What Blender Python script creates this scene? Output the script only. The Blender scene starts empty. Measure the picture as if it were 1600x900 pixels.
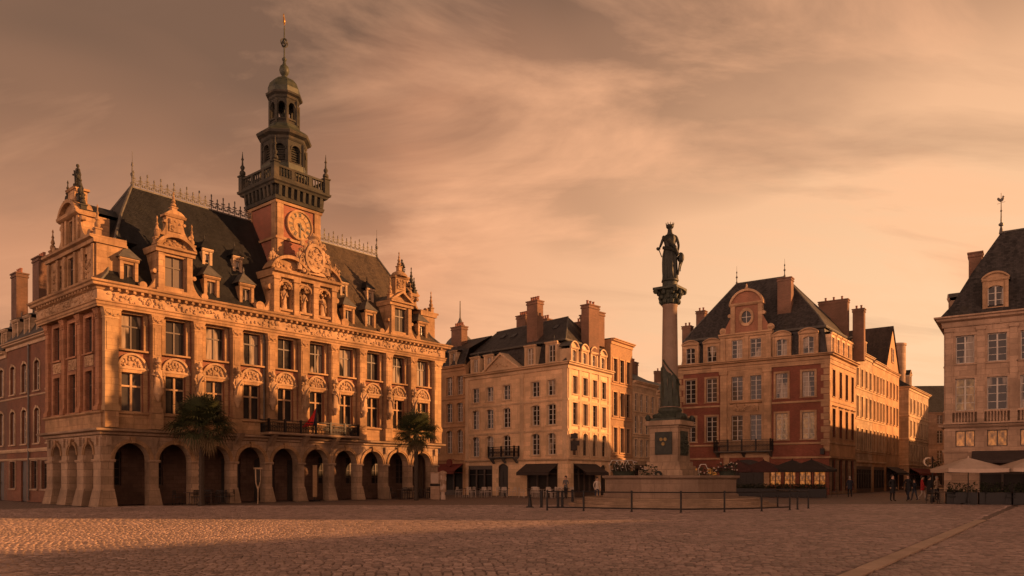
import bpy, bmesh, math, random
from mathutils import Vector, Matrix, noise
R = math.radians
random.seed(7)
scene = bpy.context.scene
COL = scene.collection

# ------------------------------------------------------------------ frames
class Fr:
    """a facade frame: u along the wall, n outward (right hand side of the direction), z up"""
    def __init__(s, o, d, n=0.0):
        d = Vector((d[0], d[1])).normalized()
        s.d = d; s.nv = Vector((d.y, -d.x)); s.o = Vector((o[0], o[1])) + s.nv * n
    def __call__(s, u, n, z):
        p = s.o + s.d * u + s.nv * n
        return Vector((p.x, p.y, z))
    def mat(s, u, n, z):
        p = s(u, n, z)
        return Matrix(((s.d.x, -s.nv.x, 0, p.x), (s.d.y, -s.nv.y, 0, p.y), (0, 0, 1, p.z), (0, 0, 0, 1)))
    def sub(s, u, n=0):
        p = s.o + s.d * u + s.nv * n
        return Fr((p.x, p.y), s.d)
ID = Fr((0, 0), (1, 0))          # n = -y

# ------------------------------------------------------------------ mesh builder
class MB:
    def __init__(s):
        s.v = []; s.f = []; s.m = []; s.sm = []; s.anysm = False
    def face(s, pts, mat=0, smooth=False):
        i = len(s.v); s.v.extend([tuple(p) for p in pts]); s.f.append(tuple(range(i, i + len(pts)))); s.m.append(mat); s.sm.append(smooth)
    def grid(s, rows, mat=0, smooth=True, closed=True):
        i0 = len(s.v); n = len(rows[0])
        for r in rows: s.v.extend([tuple(p) for p in r])
        for a in range(len(rows) - 1):
            for b in range(n if closed else n - 1):
                c = (b + 1) % n
                s.f.append((i0 + a*n + b, i0 + a*n + c, i0 + (a+1)*n + c, i0 + (a+1)*n + b)); s.m.append(mat); s.sm.append(smooth)
        if smooth: s.anysm = True
    def box(s, fr, u0, u1, n0, n1, z0, z1, mat=0, taper=0.0, tz=None):
        t = taper
        a = [fr(u0, n0, z0), fr(u1, n0, z0), fr(u1, n1, z0), fr(u0, n1, z0)]
        b = [fr(u0+t, n0+t*(1 if n0 < n1 else -1), z1), fr(u1-t, n0+t*(1 if n0 < n1 else -1), z1), fr(u1-t, n1-t*(1 if n0 < n1 else -1), z1), fr(u0+t, n1-t*(1 if n0 < n1 else -1), z1)]
        s.hexa(a, b, mat)
    def hexa(s, a, b, mat=0):
        i = len(s.v); s.v.extend([tuple(p) for p in a + b]); n = len(a)
        s.f.append(tuple(i + k for k in range(n))[::-1]); s.f.append(tuple(i + n + k for k in range(n)))
        for k in range(n): s.f.append((i + k, i + (k+1) % n, i + n + (k+1) % n, i + n + k))
        s.m += [mat] * (n + 2); s.sm += [False] * (n + 2)
    def bx(s, x0, x1, y0, y1, z0, z1, mat=0):
        s.hexa([Vector((x0, y0, z0)), Vector((x1, y0, z0)), Vector((x1, y1, z0)), Vector((x0, y1, z0))],
               [Vector((x0, y0, z1)), Vector((x1, y0, z1)), Vector((x1, y1, z1)), Vector((x0, y1, z1))], mat)
    def ext(s, fr, pts, n0, n1, mat=0):
        """polygon in the facade plane (u, z) extruded from n0 to n1"""
        s.hexa([fr(u, n0, z) for u, z in pts], [fr(u, n1, z) for u, z in pts], mat)
    def band(s, fr, u0, u1, prof, mat=0, e0=0.0, e1=0.0):
        """closed profile [(n, z)] run along u; e0/e1: mitre of 45 degrees at either end (times n)"""
        s.hexa([fr(u0 - n*e0, n, z) for n, z in prof], [fr(u1 + n*e1, n, z) for n, z in prof], mat)
    def ring(s, fr, uc, zc, r0, r1, n0, n1, a0=0.0, a1=180.0, seg=16, mat=0, sz=1.0):
        full = abs(a1 - a0) >= 359.9
        k = seg if full else seg + 1
        rows = []
        for j in range(k):
            a = R(a0 + (a1 - a0) * j / seg); c, q = math.cos(a), math.sin(a)
            rows.append([fr(uc + r0*c, n0, zc + r0*q*sz), fr(uc + r1*c, n0, zc + r1*q*sz), fr(uc + r1*c, n1, zc + r1*q*sz), fr(uc + r0*c, n1, zc + r0*q*sz)])
        if full: rows.append(rows[0])
        s.grid(rows, mat, False)
        if not full:
            s.face(rows[0], mat); s.face(rows[-1], mat)
    def disc(s, fr, uc, zc, r, n0, n1, seg=24, mat=0, sz=1.0):
        s.ext(fr, [(uc + r*math.cos(2*math.pi*j/seg), zc + sz*r*math.sin(2*math.pi*j/seg)) for j in range(seg)], n0, n1, mat)
    def lathe(s, x, y, z, prof, seg=16, mat=0, smooth=True, rot=0.0, sx=1.0, sy=1.0, fold=0.0, nf=9, lean=(0, 0)):
        rows = []
        for r, h in prof:
            row = []
            for j in range(seg):
                a = 2*math.pi*j/seg + rot; rr = r * (1 + fold*math.cos(nf*a))
                row.append((x + rr*math.cos(a)*sx + lean[0]*h, y + rr*math.sin(a)*sy + lean[1]*h, z + h))
            rows.append(row)
        s.grid(rows, mat, smooth)
        if prof[0][0] > 1e-4: s.face(rows[0][::-1], mat)
        if prof[-1][0] > 1e-4: s.face(rows[-1], mat)
    def tube(s, pts, r, seg=6, mat=0, r1=None, smooth=True):
        pts = [Vector(p) for p in pts]; rows = []; n = len(pts)
        for i, p in enumerate(pts):
            t = (pts[min(i+1, n-1)] - pts[max(i-1, 0)]).normalized()
            a = t.cross(Vector((0, 0, 1)))
            if a.length < 1e-3: a = Vector((1, 0, 0))
            a.normalize(); b = t.cross(a)
            rr = r if r1 is None else r + (r1 - r) * i / (n - 1)
            rows.append([p + a*rr*math.cos(2*math.pi*j/seg) + b*rr*math.sin(2*math.pi*j/seg) for j in range(seg)])
        s.grid(rows, mat, smooth); s.face(rows[0][::-1], mat); s.face(rows[-1], mat)
    def ball(s, p, rx, ry=None, rz=None, seg=8, rings=5, mat=0):
        ry = ry or rx; rz = rz or rx
        rows = [[(p[0] + rx*math.sin(math.pi*i/rings)*math.cos(2*math.pi*j/seg), p[1] + ry*math.sin(math.pi*i/rings)*math.sin(2*math.pi*j/seg), p[2] - rz*math.cos(math.pi*i/rings)) for j in range(seg)] for i in range(rings + 1)]
        s.grid(rows, mat, True)
    def carve(s, fr, u0, u1, z0, z1, n, count, size, mat=0, inside=None, rnd=None):
        """small carved lumps: ornament in relief"""
        rnd = rnd or random
        done = 0; tries = 0
        while done < count and tries < count * 8:
            tries += 1
            u = rnd.uniform(u0, u1); z = rnd.uniform(z0, z1)
            if inside and not inside(u, z): continue
            a = size * rnd.uniform(.5, 1.2); b = size * rnd.uniform(.5, 1.2); d = size * rnd.uniform(.5, 1.0)
            rows = []
            for i, (q, h) in enumerate(((1.0, 0.0), (.8, .6), (.05, 1.0))):
                rows.append([fr(u + a*q*math.cos(k*math.pi/3), n + d*h, z + b*q*math.sin(k*math.pi/3)) for k in range(6)])
            s.grid(rows, mat, True); done += 1
    def mesh(s, me, M=None, mat=None):
        i = len(s.v)
        for v in me.vertices:
            s.v.append(tuple(M @ v.co) if M else tuple(v.co))
        for p in me.polygons:
            s.f.append(tuple(i + k for k in p.vertices)); s.m.append(p.material_index if mat is None else mat); s.sm.append(True)
        s.anysm = True
    def data(s, name, mats):
        me = bpy.data.meshes.new(name)
        me.from_pydata(s.v, [], s.f)
        for m in (mats if isinstance(mats, (list, tuple)) else [mats]): me.materials.append(m)
        me.polygons.foreach_set('material_index', s.m)
        me.polygons.foreach_set('use_smooth', s.sm)
        me.update()
        uv = me.uv_layers.new(name='UVMap').data
        co = me.vertices
        for p in me.polygons:
            n = p.normal
            if abs(n.z) > .85:
                for li in p.loop_indices:
                    c = co[me.loops[li].vertex_index].co; uv[li].uv = (c.x, c.y)
            else:
                l = math.hypot(n.x, n.y) or 1; t = Vector((-n.y/l, n.x/l, 0)); b = n.cross(t)
                if b.z < 0: b = -b
                for li in p.loop_indices:
                    c = co[me.loops[li].vertex_index].co; uv[li].uv = (c.dot(t), c.dot(b))
        if s.anysm:
            try: me.set_sharp_from_angle(angle=R(42))
            except Exception: pass
        return me
    def build(s, name, mats, parent=None, M=None):
        return link(name, s.data(name, mats), parent, M)

def link(name, me, parent=None, M=None):
    o = bpy.data.objects.new(name, me); COL.objects.link(o)
    if parent is not None: o.parent = parent
    if M is not None: o.matrix_local = M
    return o

def tag(o, label=None, cat=None, group=None, kind=None):
    if label: o['label'] = label
    if cat: o['category'] = cat
    if group: o['group'] = group
    if kind: o['kind'] = kind
    return o

def thing(name, label, cat, loc=(0, 0, 0), d=(1, 0), group=None):
    o = bpy.data.objects.new(name, None); COL.objects.link(o); o.empty_display_size = .3
    o.location = loc; o.rotation_euler = (0, 0, math.atan2(d[1], d[0]))
    return tag(o, label, cat, group)

def copy_tree(o, parent=None):
    c = o.copy(); COL.objects.link(c)
    if parent is not None:
        ml = o.matrix_local.copy(); c.parent = parent; c.matrix_local = ml
    for ch in [x for x in list(o.children)]:
        copy_tree(ch, c)
    return c

# ------------------------------------------------------------------ materials
MATS = {}
def base(name):
    m = bpy.data.materials.new(name); m.use_nodes = True; MATS[name] = m
    nt = m.node_tree; b = nt.nodes['Principled BSDF']
    return m, nt, b
def N(nt, t, **kw):
    n = nt.nodes.new(t)
    for k, v in kw.items():
        if k in n.inputs: n.inputs[k].default_value = v
        else: setattr(n, k, v)
    return n
def mixc(nt, a, b, fac, mode='MIX'):
    n = nt.nodes.new('ShaderNodeMix'); n.data_type = 'RGBA'; n.blend_type = mode
    for sock, val in ((n.inputs[6], a), (n.inputs[7], b), (n.inputs[0], fac)):
        if hasattr(val, 'links') or isinstance(val, bpy.types.NodeSocket): nt.links.new(val, sock)
        elif isinstance(val, (int, float)): sock.default_value = val
        else: sock.default_value = (*val[:3], 1)
    return n.outputs[2]
def mapr(nt, v, a, b, c, d):
    n = nt.nodes.new('ShaderNodeMapRange'); nt.links.new(v, n.inputs[0])
    for i, x in enumerate((a, b, c, d)): n.inputs[i+1].default_value = x
    return n.outputs[0]
def uvsock(nt, scale=(1, 1, 1)):
    t = nt.nodes.new('ShaderNodeUVMap'); mp = nt.nodes.new('ShaderNodeMapping'); mp.inputs['Scale'].default_value = scale
    nt.links.new(t.outputs[0], mp.inputs[0]); return mp.outputs[0]
def objsock(nt, scale=(1, 1, 1)):
    t = nt.nodes.new('ShaderNodeNewGeometry'); mp = nt.nodes.new('ShaderNodeMapping'); mp.inputs['Scale'].default_value = scale
    nt.links.new(t.outputs['Position'], mp.inputs[0]); return mp.outputs[0]
def noise_tex(nt, vec, scale, detail=4, rough=.6, dist=0.0):
    n = N(nt, 'ShaderNodeTexNoise'); n.inputs['Scale'].default_value = scale; n.inputs['Detail'].default_value = detail
    n.inputs['Roughness'].default_value = rough; n.inputs['Distortion'].default_value = dist
    nt.links.new(vec, n.inputs['Vector']); return n.outputs['Fac']

def masonry(name, col, bw=None, bh=None, mortar=.01, mcol=None, var=.22, streak=.35, rough=.85, bump=.35, tint=None, fine=9.0):
    """stone / brick / render with mottling, rain streaks and optional joints"""
    m, nt, b = base(name); L = nt.links
    pos = objsock(nt)
    big = noise_tex(nt, pos, .55, 5, .65)
    sm = noise_tex(nt, pos, fine, 4, .7)
    st = noise_tex(nt, uvsock(nt, (2.6, .22, 1)), 1.0, 5, .7)
    dark = tuple(c*(1-var*1.6) for c in col); light = tuple(min(1, c*(1+var)) for c in col)
    c = mixc(nt, dark, light, mapr(nt, big, .3, .7, 0, 1))
    if tint: c = mixc(nt, c, tint, mapr(nt, noise_tex(nt, pos, 1.3, 3, .5), .5, .75, 0, .55))
    c = mixc(nt, c, (.35, .33, .30), mapr(nt, sm, .35, .75, 0, .75), 'MULTIPLY') if False else mixc(nt, c, tuple(x*.62 for x in col), mapr(nt, sm, .48, .8, 0, .6))
    c = mixc(nt, c, tuple(x*.38 for x in col), mapr(nt, st, .52, .78, 0, streak))
    hgt = sm
    if bw:
        br = N(nt, 'ShaderNodeTexBrick'); L.new(uvsock(nt), br.inputs['Vector'])
        br.inputs['Color1'].default_value = (.45, .45, .45, 1); br.inputs['Color2'].default_value = (1, 1, 1, 1); br.inputs['Mortar'].default_value = (.5, .5, .5, 1)
        br.inputs['Scale'].default_value = 1; br.inputs['Mortar Size'].default_value = mortar; br.inputs['Brick Width'].default_value = bw; br.inputs['Row Height'].default_value = bh
        br.inputs['Bias'].default_value = .1
        c = mixc(nt, c, br.outputs['Color'], .5, 'MULTIPLY')
        c = mixc(nt, c, mcol or tuple(x*.55 for x in col), br.outputs['Fac'])
        mth = N(nt, 'ShaderNodeMath', operation='MULTIPLY_ADD'); L.new(br.outputs['Fac'], mth.inputs[0]); mth.inputs[1].default_value = -.8; L.new(sm, mth.inputs[2]); hgt = mth.outputs[0]
    L.new(c, b.inputs['Base Color']); b.inputs['Roughness'].default_value = rough
    b.inputs['Specular IOR Level'].default_value = .25
    bp = N(nt, 'ShaderNodeBump'); bp.inputs['Strength'].default_value = bump; bp.inputs['Distance'].default_value = .03; L.new(hgt, bp.inputs['Height']); L.new(bp.outputs[0], b.inputs['Normal'])
    return m

def slate(name, col, row=.16, rough=.6, var=.35):
    m, nt, b = base(name); L = nt.links
    br = N(nt, 'ShaderNodeTexBrick'); L.new(uvsock(nt), br.inputs['Vector'])
    br.inputs['Color1'].default_value = (*[c*(1-var) for c in col], 1); br.inputs['Color2'].default_value = (*[c*(1+var) for c in col], 1); br.inputs['Mortar'].default_value = (*[c*.35 for c in col], 1)
    br.inputs['Scale'].default_value = 1; br.inputs['Mortar Size'].default_value = .008; br.inputs['Brick Width'].default_value = .2; br.inputs['Row Height'].default_value = row
    st = noise_tex(nt, uvsock(nt, (1.6, .18, 1)), 1.0, 5, .7)
    c = mixc(nt, br.outputs['Color'], tuple(min(1, x*2.0) for x in col), mapr(nt, st, .45, .8, 0, .7))
    c = mixc(nt, c, tuple(x*2.2 for x in (col[0], col[1]*.95, col[2]*.6)), mapr(nt, noise_tex(nt, objsock(nt), .9, 5, .7), .56, .8, 0, .45))
    L.new(c, b.inputs['Base Color']); b.inputs['Roughness'].default_value = rough; b.inputs['Specular IOR Level'].default_value = .3
    bp = N(nt, 'ShaderNodeBump'); bp.inputs['Strength'].default_value = .5; bp.inputs['Distance'].default_value = .03
    mth = N(nt, 'ShaderNodeMath', operation='SUBTRACT'); L.new(st, mth.inputs[0]); L.new(br.outputs['Fac'], mth.inputs[1])
    L.new(mth.outputs[0], bp.inputs['Height']); L.new(bp.outputs[0], b.inputs['Normal'])
    return m

def plain(name, col, rough=.6, metal=0.0, var=.25, scale=6.0, spec=.35, second=None):
    m, nt, b = base(name); L = nt.links
    n = noise_tex(nt, objsock(nt), scale, 5, .65)
    c = mixc(nt, tuple(x*(1-var) for x in col), second or tuple(min(1, x*(1+var)) for x in col), mapr(nt, n, .3, .7, 0, 1))
    L.new(c, b.inputs['Base Color']); b.inputs['Roughness'].default_value = rough; b.inputs['Metallic'].default_value = metal; b.inputs['Specular IOR Level'].default_value = spec
    bp = N(nt, 'ShaderNodeBump'); bp.inputs['Strength'].default_value = .15; bp.inputs['Distance'].default_value = .01; L.new(n, bp.inputs['Height']); L.new(bp.outputs[0], b.inputs['Normal'])
    return m

def glass(name, col, cur=None, curfac=.0, emit=None, es=0.0, rough=.06):
    """window glass over a dim room; cur = colour of the hanging curtain behind it"""
    m, nt, b = base(name); L = nt.links
    c = (*col, 1)
    info = N(nt, 'ShaderNodeObjectInfo')
    if cur:
        v = uvsock(nt, (7, .6, 1))
        w = noise_tex(nt, v, 1.0, 3, .6)
        fold = mixc(nt, tuple(x*.45 for x in cur), cur, mapr(nt, w, .3, .7, 0, 1))
        add = N(nt, 'ShaderNodeVectorMath', operation='ADD'); L.new(uvsock(nt, (.9, .25, 1)), add.inputs[0])
        L.new(info.outputs['Location'], add.inputs[1])
        sel = mapr(nt, noise_tex(nt, add.outputs[0], 1.1, 2, .5), .5 - curfac*.3, .54 - curfac*.3, 0, 1)
        L.new(mixc(nt, col, fold, sel), b.inputs['Base Color'])
    else:
        n = noise_tex(nt, objsock(nt), 1.5, 3, .5)
        L.new(mixc(nt, mixc(nt, tuple(x*.5 for x in col), tuple(x*1.6 for x in col), n), tuple(x*3.5 for x in col), mapr(nt, info.outputs['Random'], .55, 1, 0, .9)), b.inputs['Base Color'])
    b.inputs['Roughness'].default_value = rough; b.inputs['Specular IOR Level'].default_value = .28 if rough < .5 else .12
    if emit:
        n = noise_tex(nt, uvsock(nt, (3, 1.6, 1)), 1.3, 3, .6)
        L.new(mixc(nt, tuple(x*.12 for x in emit), emit, mapr(nt, n, .38, .68, 0, 1)), b.inputs['Emission Color']); b.inputs['Emission Strength'].default_value = es
    bp = N(nt, 'ShaderNodeBump'); bp.inputs['Strength'].default_value = .12; bp.inputs['Distance'].default_value = .05
    L.new(noise_tex(nt, objsock(nt), 2.2, 2, .5), bp.inputs['Height']); L.new(bp.outputs[0], b.inputs['Normal'])
    return m

M_hall = masonry('hall_sandstone', (.41, .255, .135), 1.1, .36, .012, var=.34, streak=.9, tint=(.22, .12, .07))
M_hallclean = masonry('clean_sandstone', (.49, .32, .165), 1.1, .36, .012, var=.2, streak=.4)
M_hallside = masonry('red_sandstone', (.40, .20, .105), .9, .3, .012, var=.28, streak=.55, tint=(.34, .14, .07))
M_hallbrick = masonry('hall_brick', (.25, .095, .052), .24, .075, .012, (.26, .15, .10), var=.25, streak=.35)
M_orn = masonry('carved_stone', (.43, .285, .165), None, var=.35, streak=.6, bump=.6, fine=6, tint=(.20, .12, .075))
M_base = masonry('weathered_base_stone', (.38, .265, .175), .8, .42, .016, var=.32, streak=.75)
M_redbrick = masonry('red_brick', (.30, .085, .050), .24, .075, .012, (.25, .16, .11), var=.25, streak=.3)
M_darkbrick = masonry('sooty_brick', (.17, .085, .055), .24, .075, .012, (.14, .10, .075), var=.35, streak=.4)
M_cream = masonry('cream_render', (.80, .555, .335), 1.2, .4, .006, var=.16, streak=.45, bump=.25)
M_creamtrim = masonry('cream_stone', (.60, .43, .27), None, var=.22, streak=.6)
M_ochre = masonry('ochre_render', (.50, .30, .16), None, var=.22, streak=.5, bump=.2)
M_ochrebrick = masonry('ochre_brick', (.42, .24, .12), .24, .075, .012, (.34, .24, .15), var=.2, streak=.35)
M_pale = masonry('pale_stone', (.50, .36, .23), .9, .36, .01, var=.24, streak=.6)
M_grim = masonry('grey_stone', (.46, .315, .215), .9, .36, .012, var=.25, streak=.5)
M_brownbrick = masonry('brown_brick', (.19, .066, .032), .24, .075, .012, (.17, .11, .08), var=.3, streak=.4)
M_chim = masonry('chimney_brick', (.23, .115, .075), .24, .075, .012, (.2, .14, .1), var=.35, streak=.5)
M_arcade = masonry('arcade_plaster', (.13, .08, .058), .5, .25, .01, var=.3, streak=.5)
M_gablebrick = masonry('orange_brick', (.36, .15, .085), .24, .075, .012, (.3, .18, .12), var=.2, streak=.3)
M_crimson = masonry('crimson_brick', (.265, .088, .055), .24, .075, .010, (.22, .10, .07), var=.28, streak=.45)
M_redtrim = masonry('red_house_stone', (.52, .335, .195), .9, .33, .01, var=.24, streak=.55)
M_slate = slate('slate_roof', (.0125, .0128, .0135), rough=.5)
M_slate2 = slate('brown_tile_roof', (.045, .032, .025), .2)
M_slateb = slate('grey_slate_roof', (.040, .036, .034), rough=.55, var=.5)
M_slate3 = slate('sunlit_slate_roof', (.058, .042, .028), rough=.5)  # lighter brown copy of the slate, sunlight put into the colour
M_lead = plain('lead_sheet', (.10, .095, .085), .55, .2, .3, 3)
M_copper = plain('dark_copper', (.026, .038, .030), .55, .1, .35, 2.5, second=(.065, .07, .042))
M_dstone = masonry('sooty_tower_stone', (.047, .046, .037), None, var=.4, streak=.5, fine=6, tint=(.12, .095, .06))
M_bronze = plain('dark_bronze', (.018, .021, .018), .55, .15, .4, 4, second=(.036, .04, .03))
M_verdi = plain('weathered_bronze', (.030, .038, .029), .6, .1, .4, 4, second=(.055, .065, .045))
M_iron = plain('black_iron', (.018, .017, .017), .5, .3, .3, 8)
M_gold = plain('gilding', (.75, .42, .10), .35, .9, .2, 9)
M_frame_w = plain('white_frame_paint', (.52, .47, .40), .55, 0, .12, 4)
M_frame_d = plain('dark_frame_paint', (.075, .052, .040), .5, 0, .25, 5)
M_door = plain('dark_door_paint', (.030, .026, .024), .5, 0, .3, 4)
M_glass = glass('dark_window', (.020, .018, .017))
M_glassc = glass('curtained_window', (.022, .019, .017), (.38, .30, .22), .12)
M_glassb = glass('shuttered_window', (.11, .075, .055), (.20, .14, .10), .8, rough=.25)
M_glassd = glass('dusty_window', (.05, .042, .036), None, rough=.6)
M_glow = glass('glowing_window', (.05, .03, .02), None, emit=(1.0, .30, .05), es=.30)  # orange emission; at the stone house it paints in a reflection
M_glowd = glass('warm_reflection_window', (.04, .026, .018), (.26, .15, .075), .25, emit=(1.0, .42, .12), es=.11)  # warm reflection put into the pane as faint emission
M_shop = glass('shop_glass', (.012, .010, .009), None, rough=.5)
M_awn = plain('dark_awning_canvas', (.045, .034, .030), .85, 0, .2, 3)
M_awnred = plain('red_canvas', (.17, .036, .026), .8, 0, .2, 3)
M_clock = plain('clock_dial_enamel', (.36, .24, .12), .8, 0, .3, 5, .1)
M_black = plain('black_paint', (.012, .011, .011), .5, 0, .3, 5)

# ------------------------------------------------------------------ wall with openings
def arc_pts(a, b, zs, rise, n=12):
    w = b - a; rad = (w*w/4 + rise*rise) / (2*rise); zc = zs + rise - rad
    t0 = math.atan2(zs - zc, a - (a+b)/2); t1 = math.atan2(zs - zc, b - (a+b)/2)
    if t0 < t1: t0 += 2*math.pi
    return [((a+b)/2 + rad*math.cos(t0 + (t1-t0)*i/n), zc + rad*math.sin(t0 + (t1-t0)*i/n)) for i in range(n+1)]

def wall(mb, fr, u0, u1, z0, z1, ops=(), depth=.22, n=0.0, mat=0, rmat=None):
    rmat = mat if rmat is None else rmat
    us = sorted({u0, u1, *[o[0] for o in ops], *[o[1] for o in ops]}); zs = sorted({z0, z1, *[o[2] for o in ops], *[o[3] for o in ops]})
    us = [u for u in us if u0 - 1e-6 <= u <= u1 + 1e-6]; zs = [z for z in zs if z0 - 1e-6 <= z <= z1 + 1e-6]
    for i in range(len(us)-1):
        run = None
        for j in range(len(zs)-1):
            cu, cz = (us[i]+us[i+1])/2, (zs[j]+zs[j+1])/2
            hole = any(o[0] < cu < o[1] and o[2] < cz < o[3] for o in ops)
            if not hole:
                if run is None: run = zs[j]
            if (hole or j == len(zs)-2) and run is not None:
                top = zs[j] if hole else zs[j+1]
                mb.face([fr(us[i], n, run), fr(us[i+1], n, run), fr(us[i+1], n, top), fr(us[i], n, top)], mat); run = None
    for o in ops:
        a, b, c, d = o[:4]; rise = o[4] if len(o) > 4 else 0
        zsp = d - rise
        mb.face([fr(a, n, c), fr(a, n-depth, c), fr(a, n-depth, zsp), fr(a, n, zsp)], rmat)
        mb.face([fr(b, n, c), fr(b, n-depth, c), fr(b, n-depth, zsp), fr(b, n, zsp)], rmat)
        if c > z0 + .02: mb.face([fr(a, n, c), fr(b, n, c), fr(b, n-depth, c), fr(a, n-depth, c)], rmat)
        if rise:
            p = arc_pts(a, b, zsp, rise); h = len(p)//2
            mb.face([fr(a, n, d)] + [fr(u, n, z) for u, z in p[:h+1]], mat)
            mb.face([fr(u, n, z) for u, z in p[h:]] + [fr(b, n, d)], mat)
            mb.grid([[fr(u, n, z), fr(u, n-depth, z)] for u, z in p], rmat, True, False)
        else:
            mb.face([fr(a, n, d), fr(b, n, d), fr(b, n-depth, d), fr(a, n-depth, d)], rmat)

CACHE = {}
def cached(key, fn):
    if key not in CACHE: CACHE[key] = fn()
    return CACHE[key]

def win_frame_mb(mb, w, h, rise, style, y, mat=0):
    """casement / cross frame; y = inward distance of the frame's front"""
    fr = Fr((0, 0), (1, 0)); n = -y
    t = .055 if style != 'cross' else .05
    mb.box(fr, -w/2, -w/2+t, n-.06, n, 0, h, mat); mb.box(fr, w/2-t, w/2, n-.06, n, 0, h, mat)
    mb.box(fr, -w/2+t, w/2-t, n-.06, n, 0, t, mat); mb.box(fr, -w/2+t, w/2-t, n-.06, n, h-t, h, mat)
    if style == 'cross':
        mb.box(fr, -.06, .06, n-.05, n+.06, t, h-t, mat); mb.box(fr, -w/2+t, -.06, n-.05, n+.05, h*.66-.05, h*.66+.05, mat); mb.box(fr, .06, w/2-t, n-.05, n+.05, h*.66-.05, h*.66+.05, mat)
    elif style == 'sash2':     # dark wood cross
        mb.box(fr, -.045, .045, n-.05, n+.02, t, h-t, mat); mb.box(fr, -w/2+t, -.045, n-.05, n+.015, h*.66-.04, h*.66+.04, mat); mb.box(fr, .045, w/2-t, n-.05, n+.015, h*.66-.04, h*.66+.04, mat)
    elif style == 'casement':
        mb.box(fr, -.045, .045, n-.05, n+.02, t, h-t, mat)
        k = max(2, round(h / .5))
        for i in range(1, k):
            z = h*i/k; q = .03 if (i != k-1 or h < 1.7) else .05
            mb.box(fr, -w/2+t, -.045, n-.045, n-.005, z-q/2-.005, z+q/2, mat); mb.box(fr, .045, w/2-t, n-.045, n-.005, z-q/2-.005, z+q/2, mat)
    elif style == 'plain':
        mb.box(fr, -.04, .04, n-.05, n+.02, t, h-t, mat)

def win_glass_mb(mb, w, h, y, mat=0):
    mb.face([(-w/2, y+.035, 0), (w/2, y+.035, 0), (w/2, y+.035, h), (-w/2, y+.035, h)], mat)

def surround_mb(mb, w, h, rise, sw, sp, sill, mat=0, head=0.0):
    fr = Fr((0, 0), (1, 0)); zs = h - rise
    mb.box(fr, -w/2-sw, -w/2, 0.003, sp, 0, zs, mat); mb.box(fr, w/2, w/2+sw, 0.003, sp, 0, zs, mat)
    if rise:
        p = arc_pts(-w/2, w/2, zs, rise, 10)
        q = arc_pts(-w/2-sw, w/2+sw, zs, rise + sw*1.1, 10)
        for i in range(10): mb.ext(fr, [p[i], q[i], q[i+1], p[i+1]], 0.003, sp, mat)
        mb.ext(fr, [(-.08, h-.02), (.08, h-.02), (.11, h+sw*1.25), (-.11, h+sw*1.25)], 0.003, sp+.05, mat)
    else:
        mb.box(fr, -w/2-sw, w/2+sw, 0.003, sp, h, h+sw, mat)
    if head:
        z = h + sw + .02
        mb.band(fr, -w/2-sw-.06, w/2+sw+.06, [(0.003, z), (.06, z), (head, z+.09), (head, z+.15), (0.003, z+.19)], mat)
    if sill: mb.band(fr, -w/2-sw-.05, w/2+sw+.05, [(-.12, -.09), (sill, -.12), (sill, -.02), (-.12, 0.0)], mat)

def window(parent, fr, uc, z0, w, h, rise=0.0, style='casement', depth=.2, sur=(.14, .06), sill=.12, head=0.0, fm=None, gm=None, sm=None, label=None, n=0.0):
    fm = fm or M_frame_w; gm = gm or M_glass
    M = fr.mat(uc, n, z0)
    def mk():
        a = MB(); win_glass_mb(a, w, h, depth); ga = a.data('window', gm)
        a = MB(); win_frame_mb(a, w, h, rise, style, depth); fa = a.data('frame', fm)
        sa = None
        if sm is not None:
            a = MB(); surround_mb(a, w, h, rise, sur[0], sur[1], sill, 0, head); sa = a.data('surround', sm)
        return ga, fa, sa
    ga, fa, sa = cached(('w', round(w, 3), round(h, 3), rise, style, depth, sur, sill, head, fm.name, gm.name, sm.name if sm else ''), mk)
    o = link('window', ga, parent, M)
    link('frame', fa, o)
    if sa: link('surround', sa, o)
    if label: o['label'] = label
    return o

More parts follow.
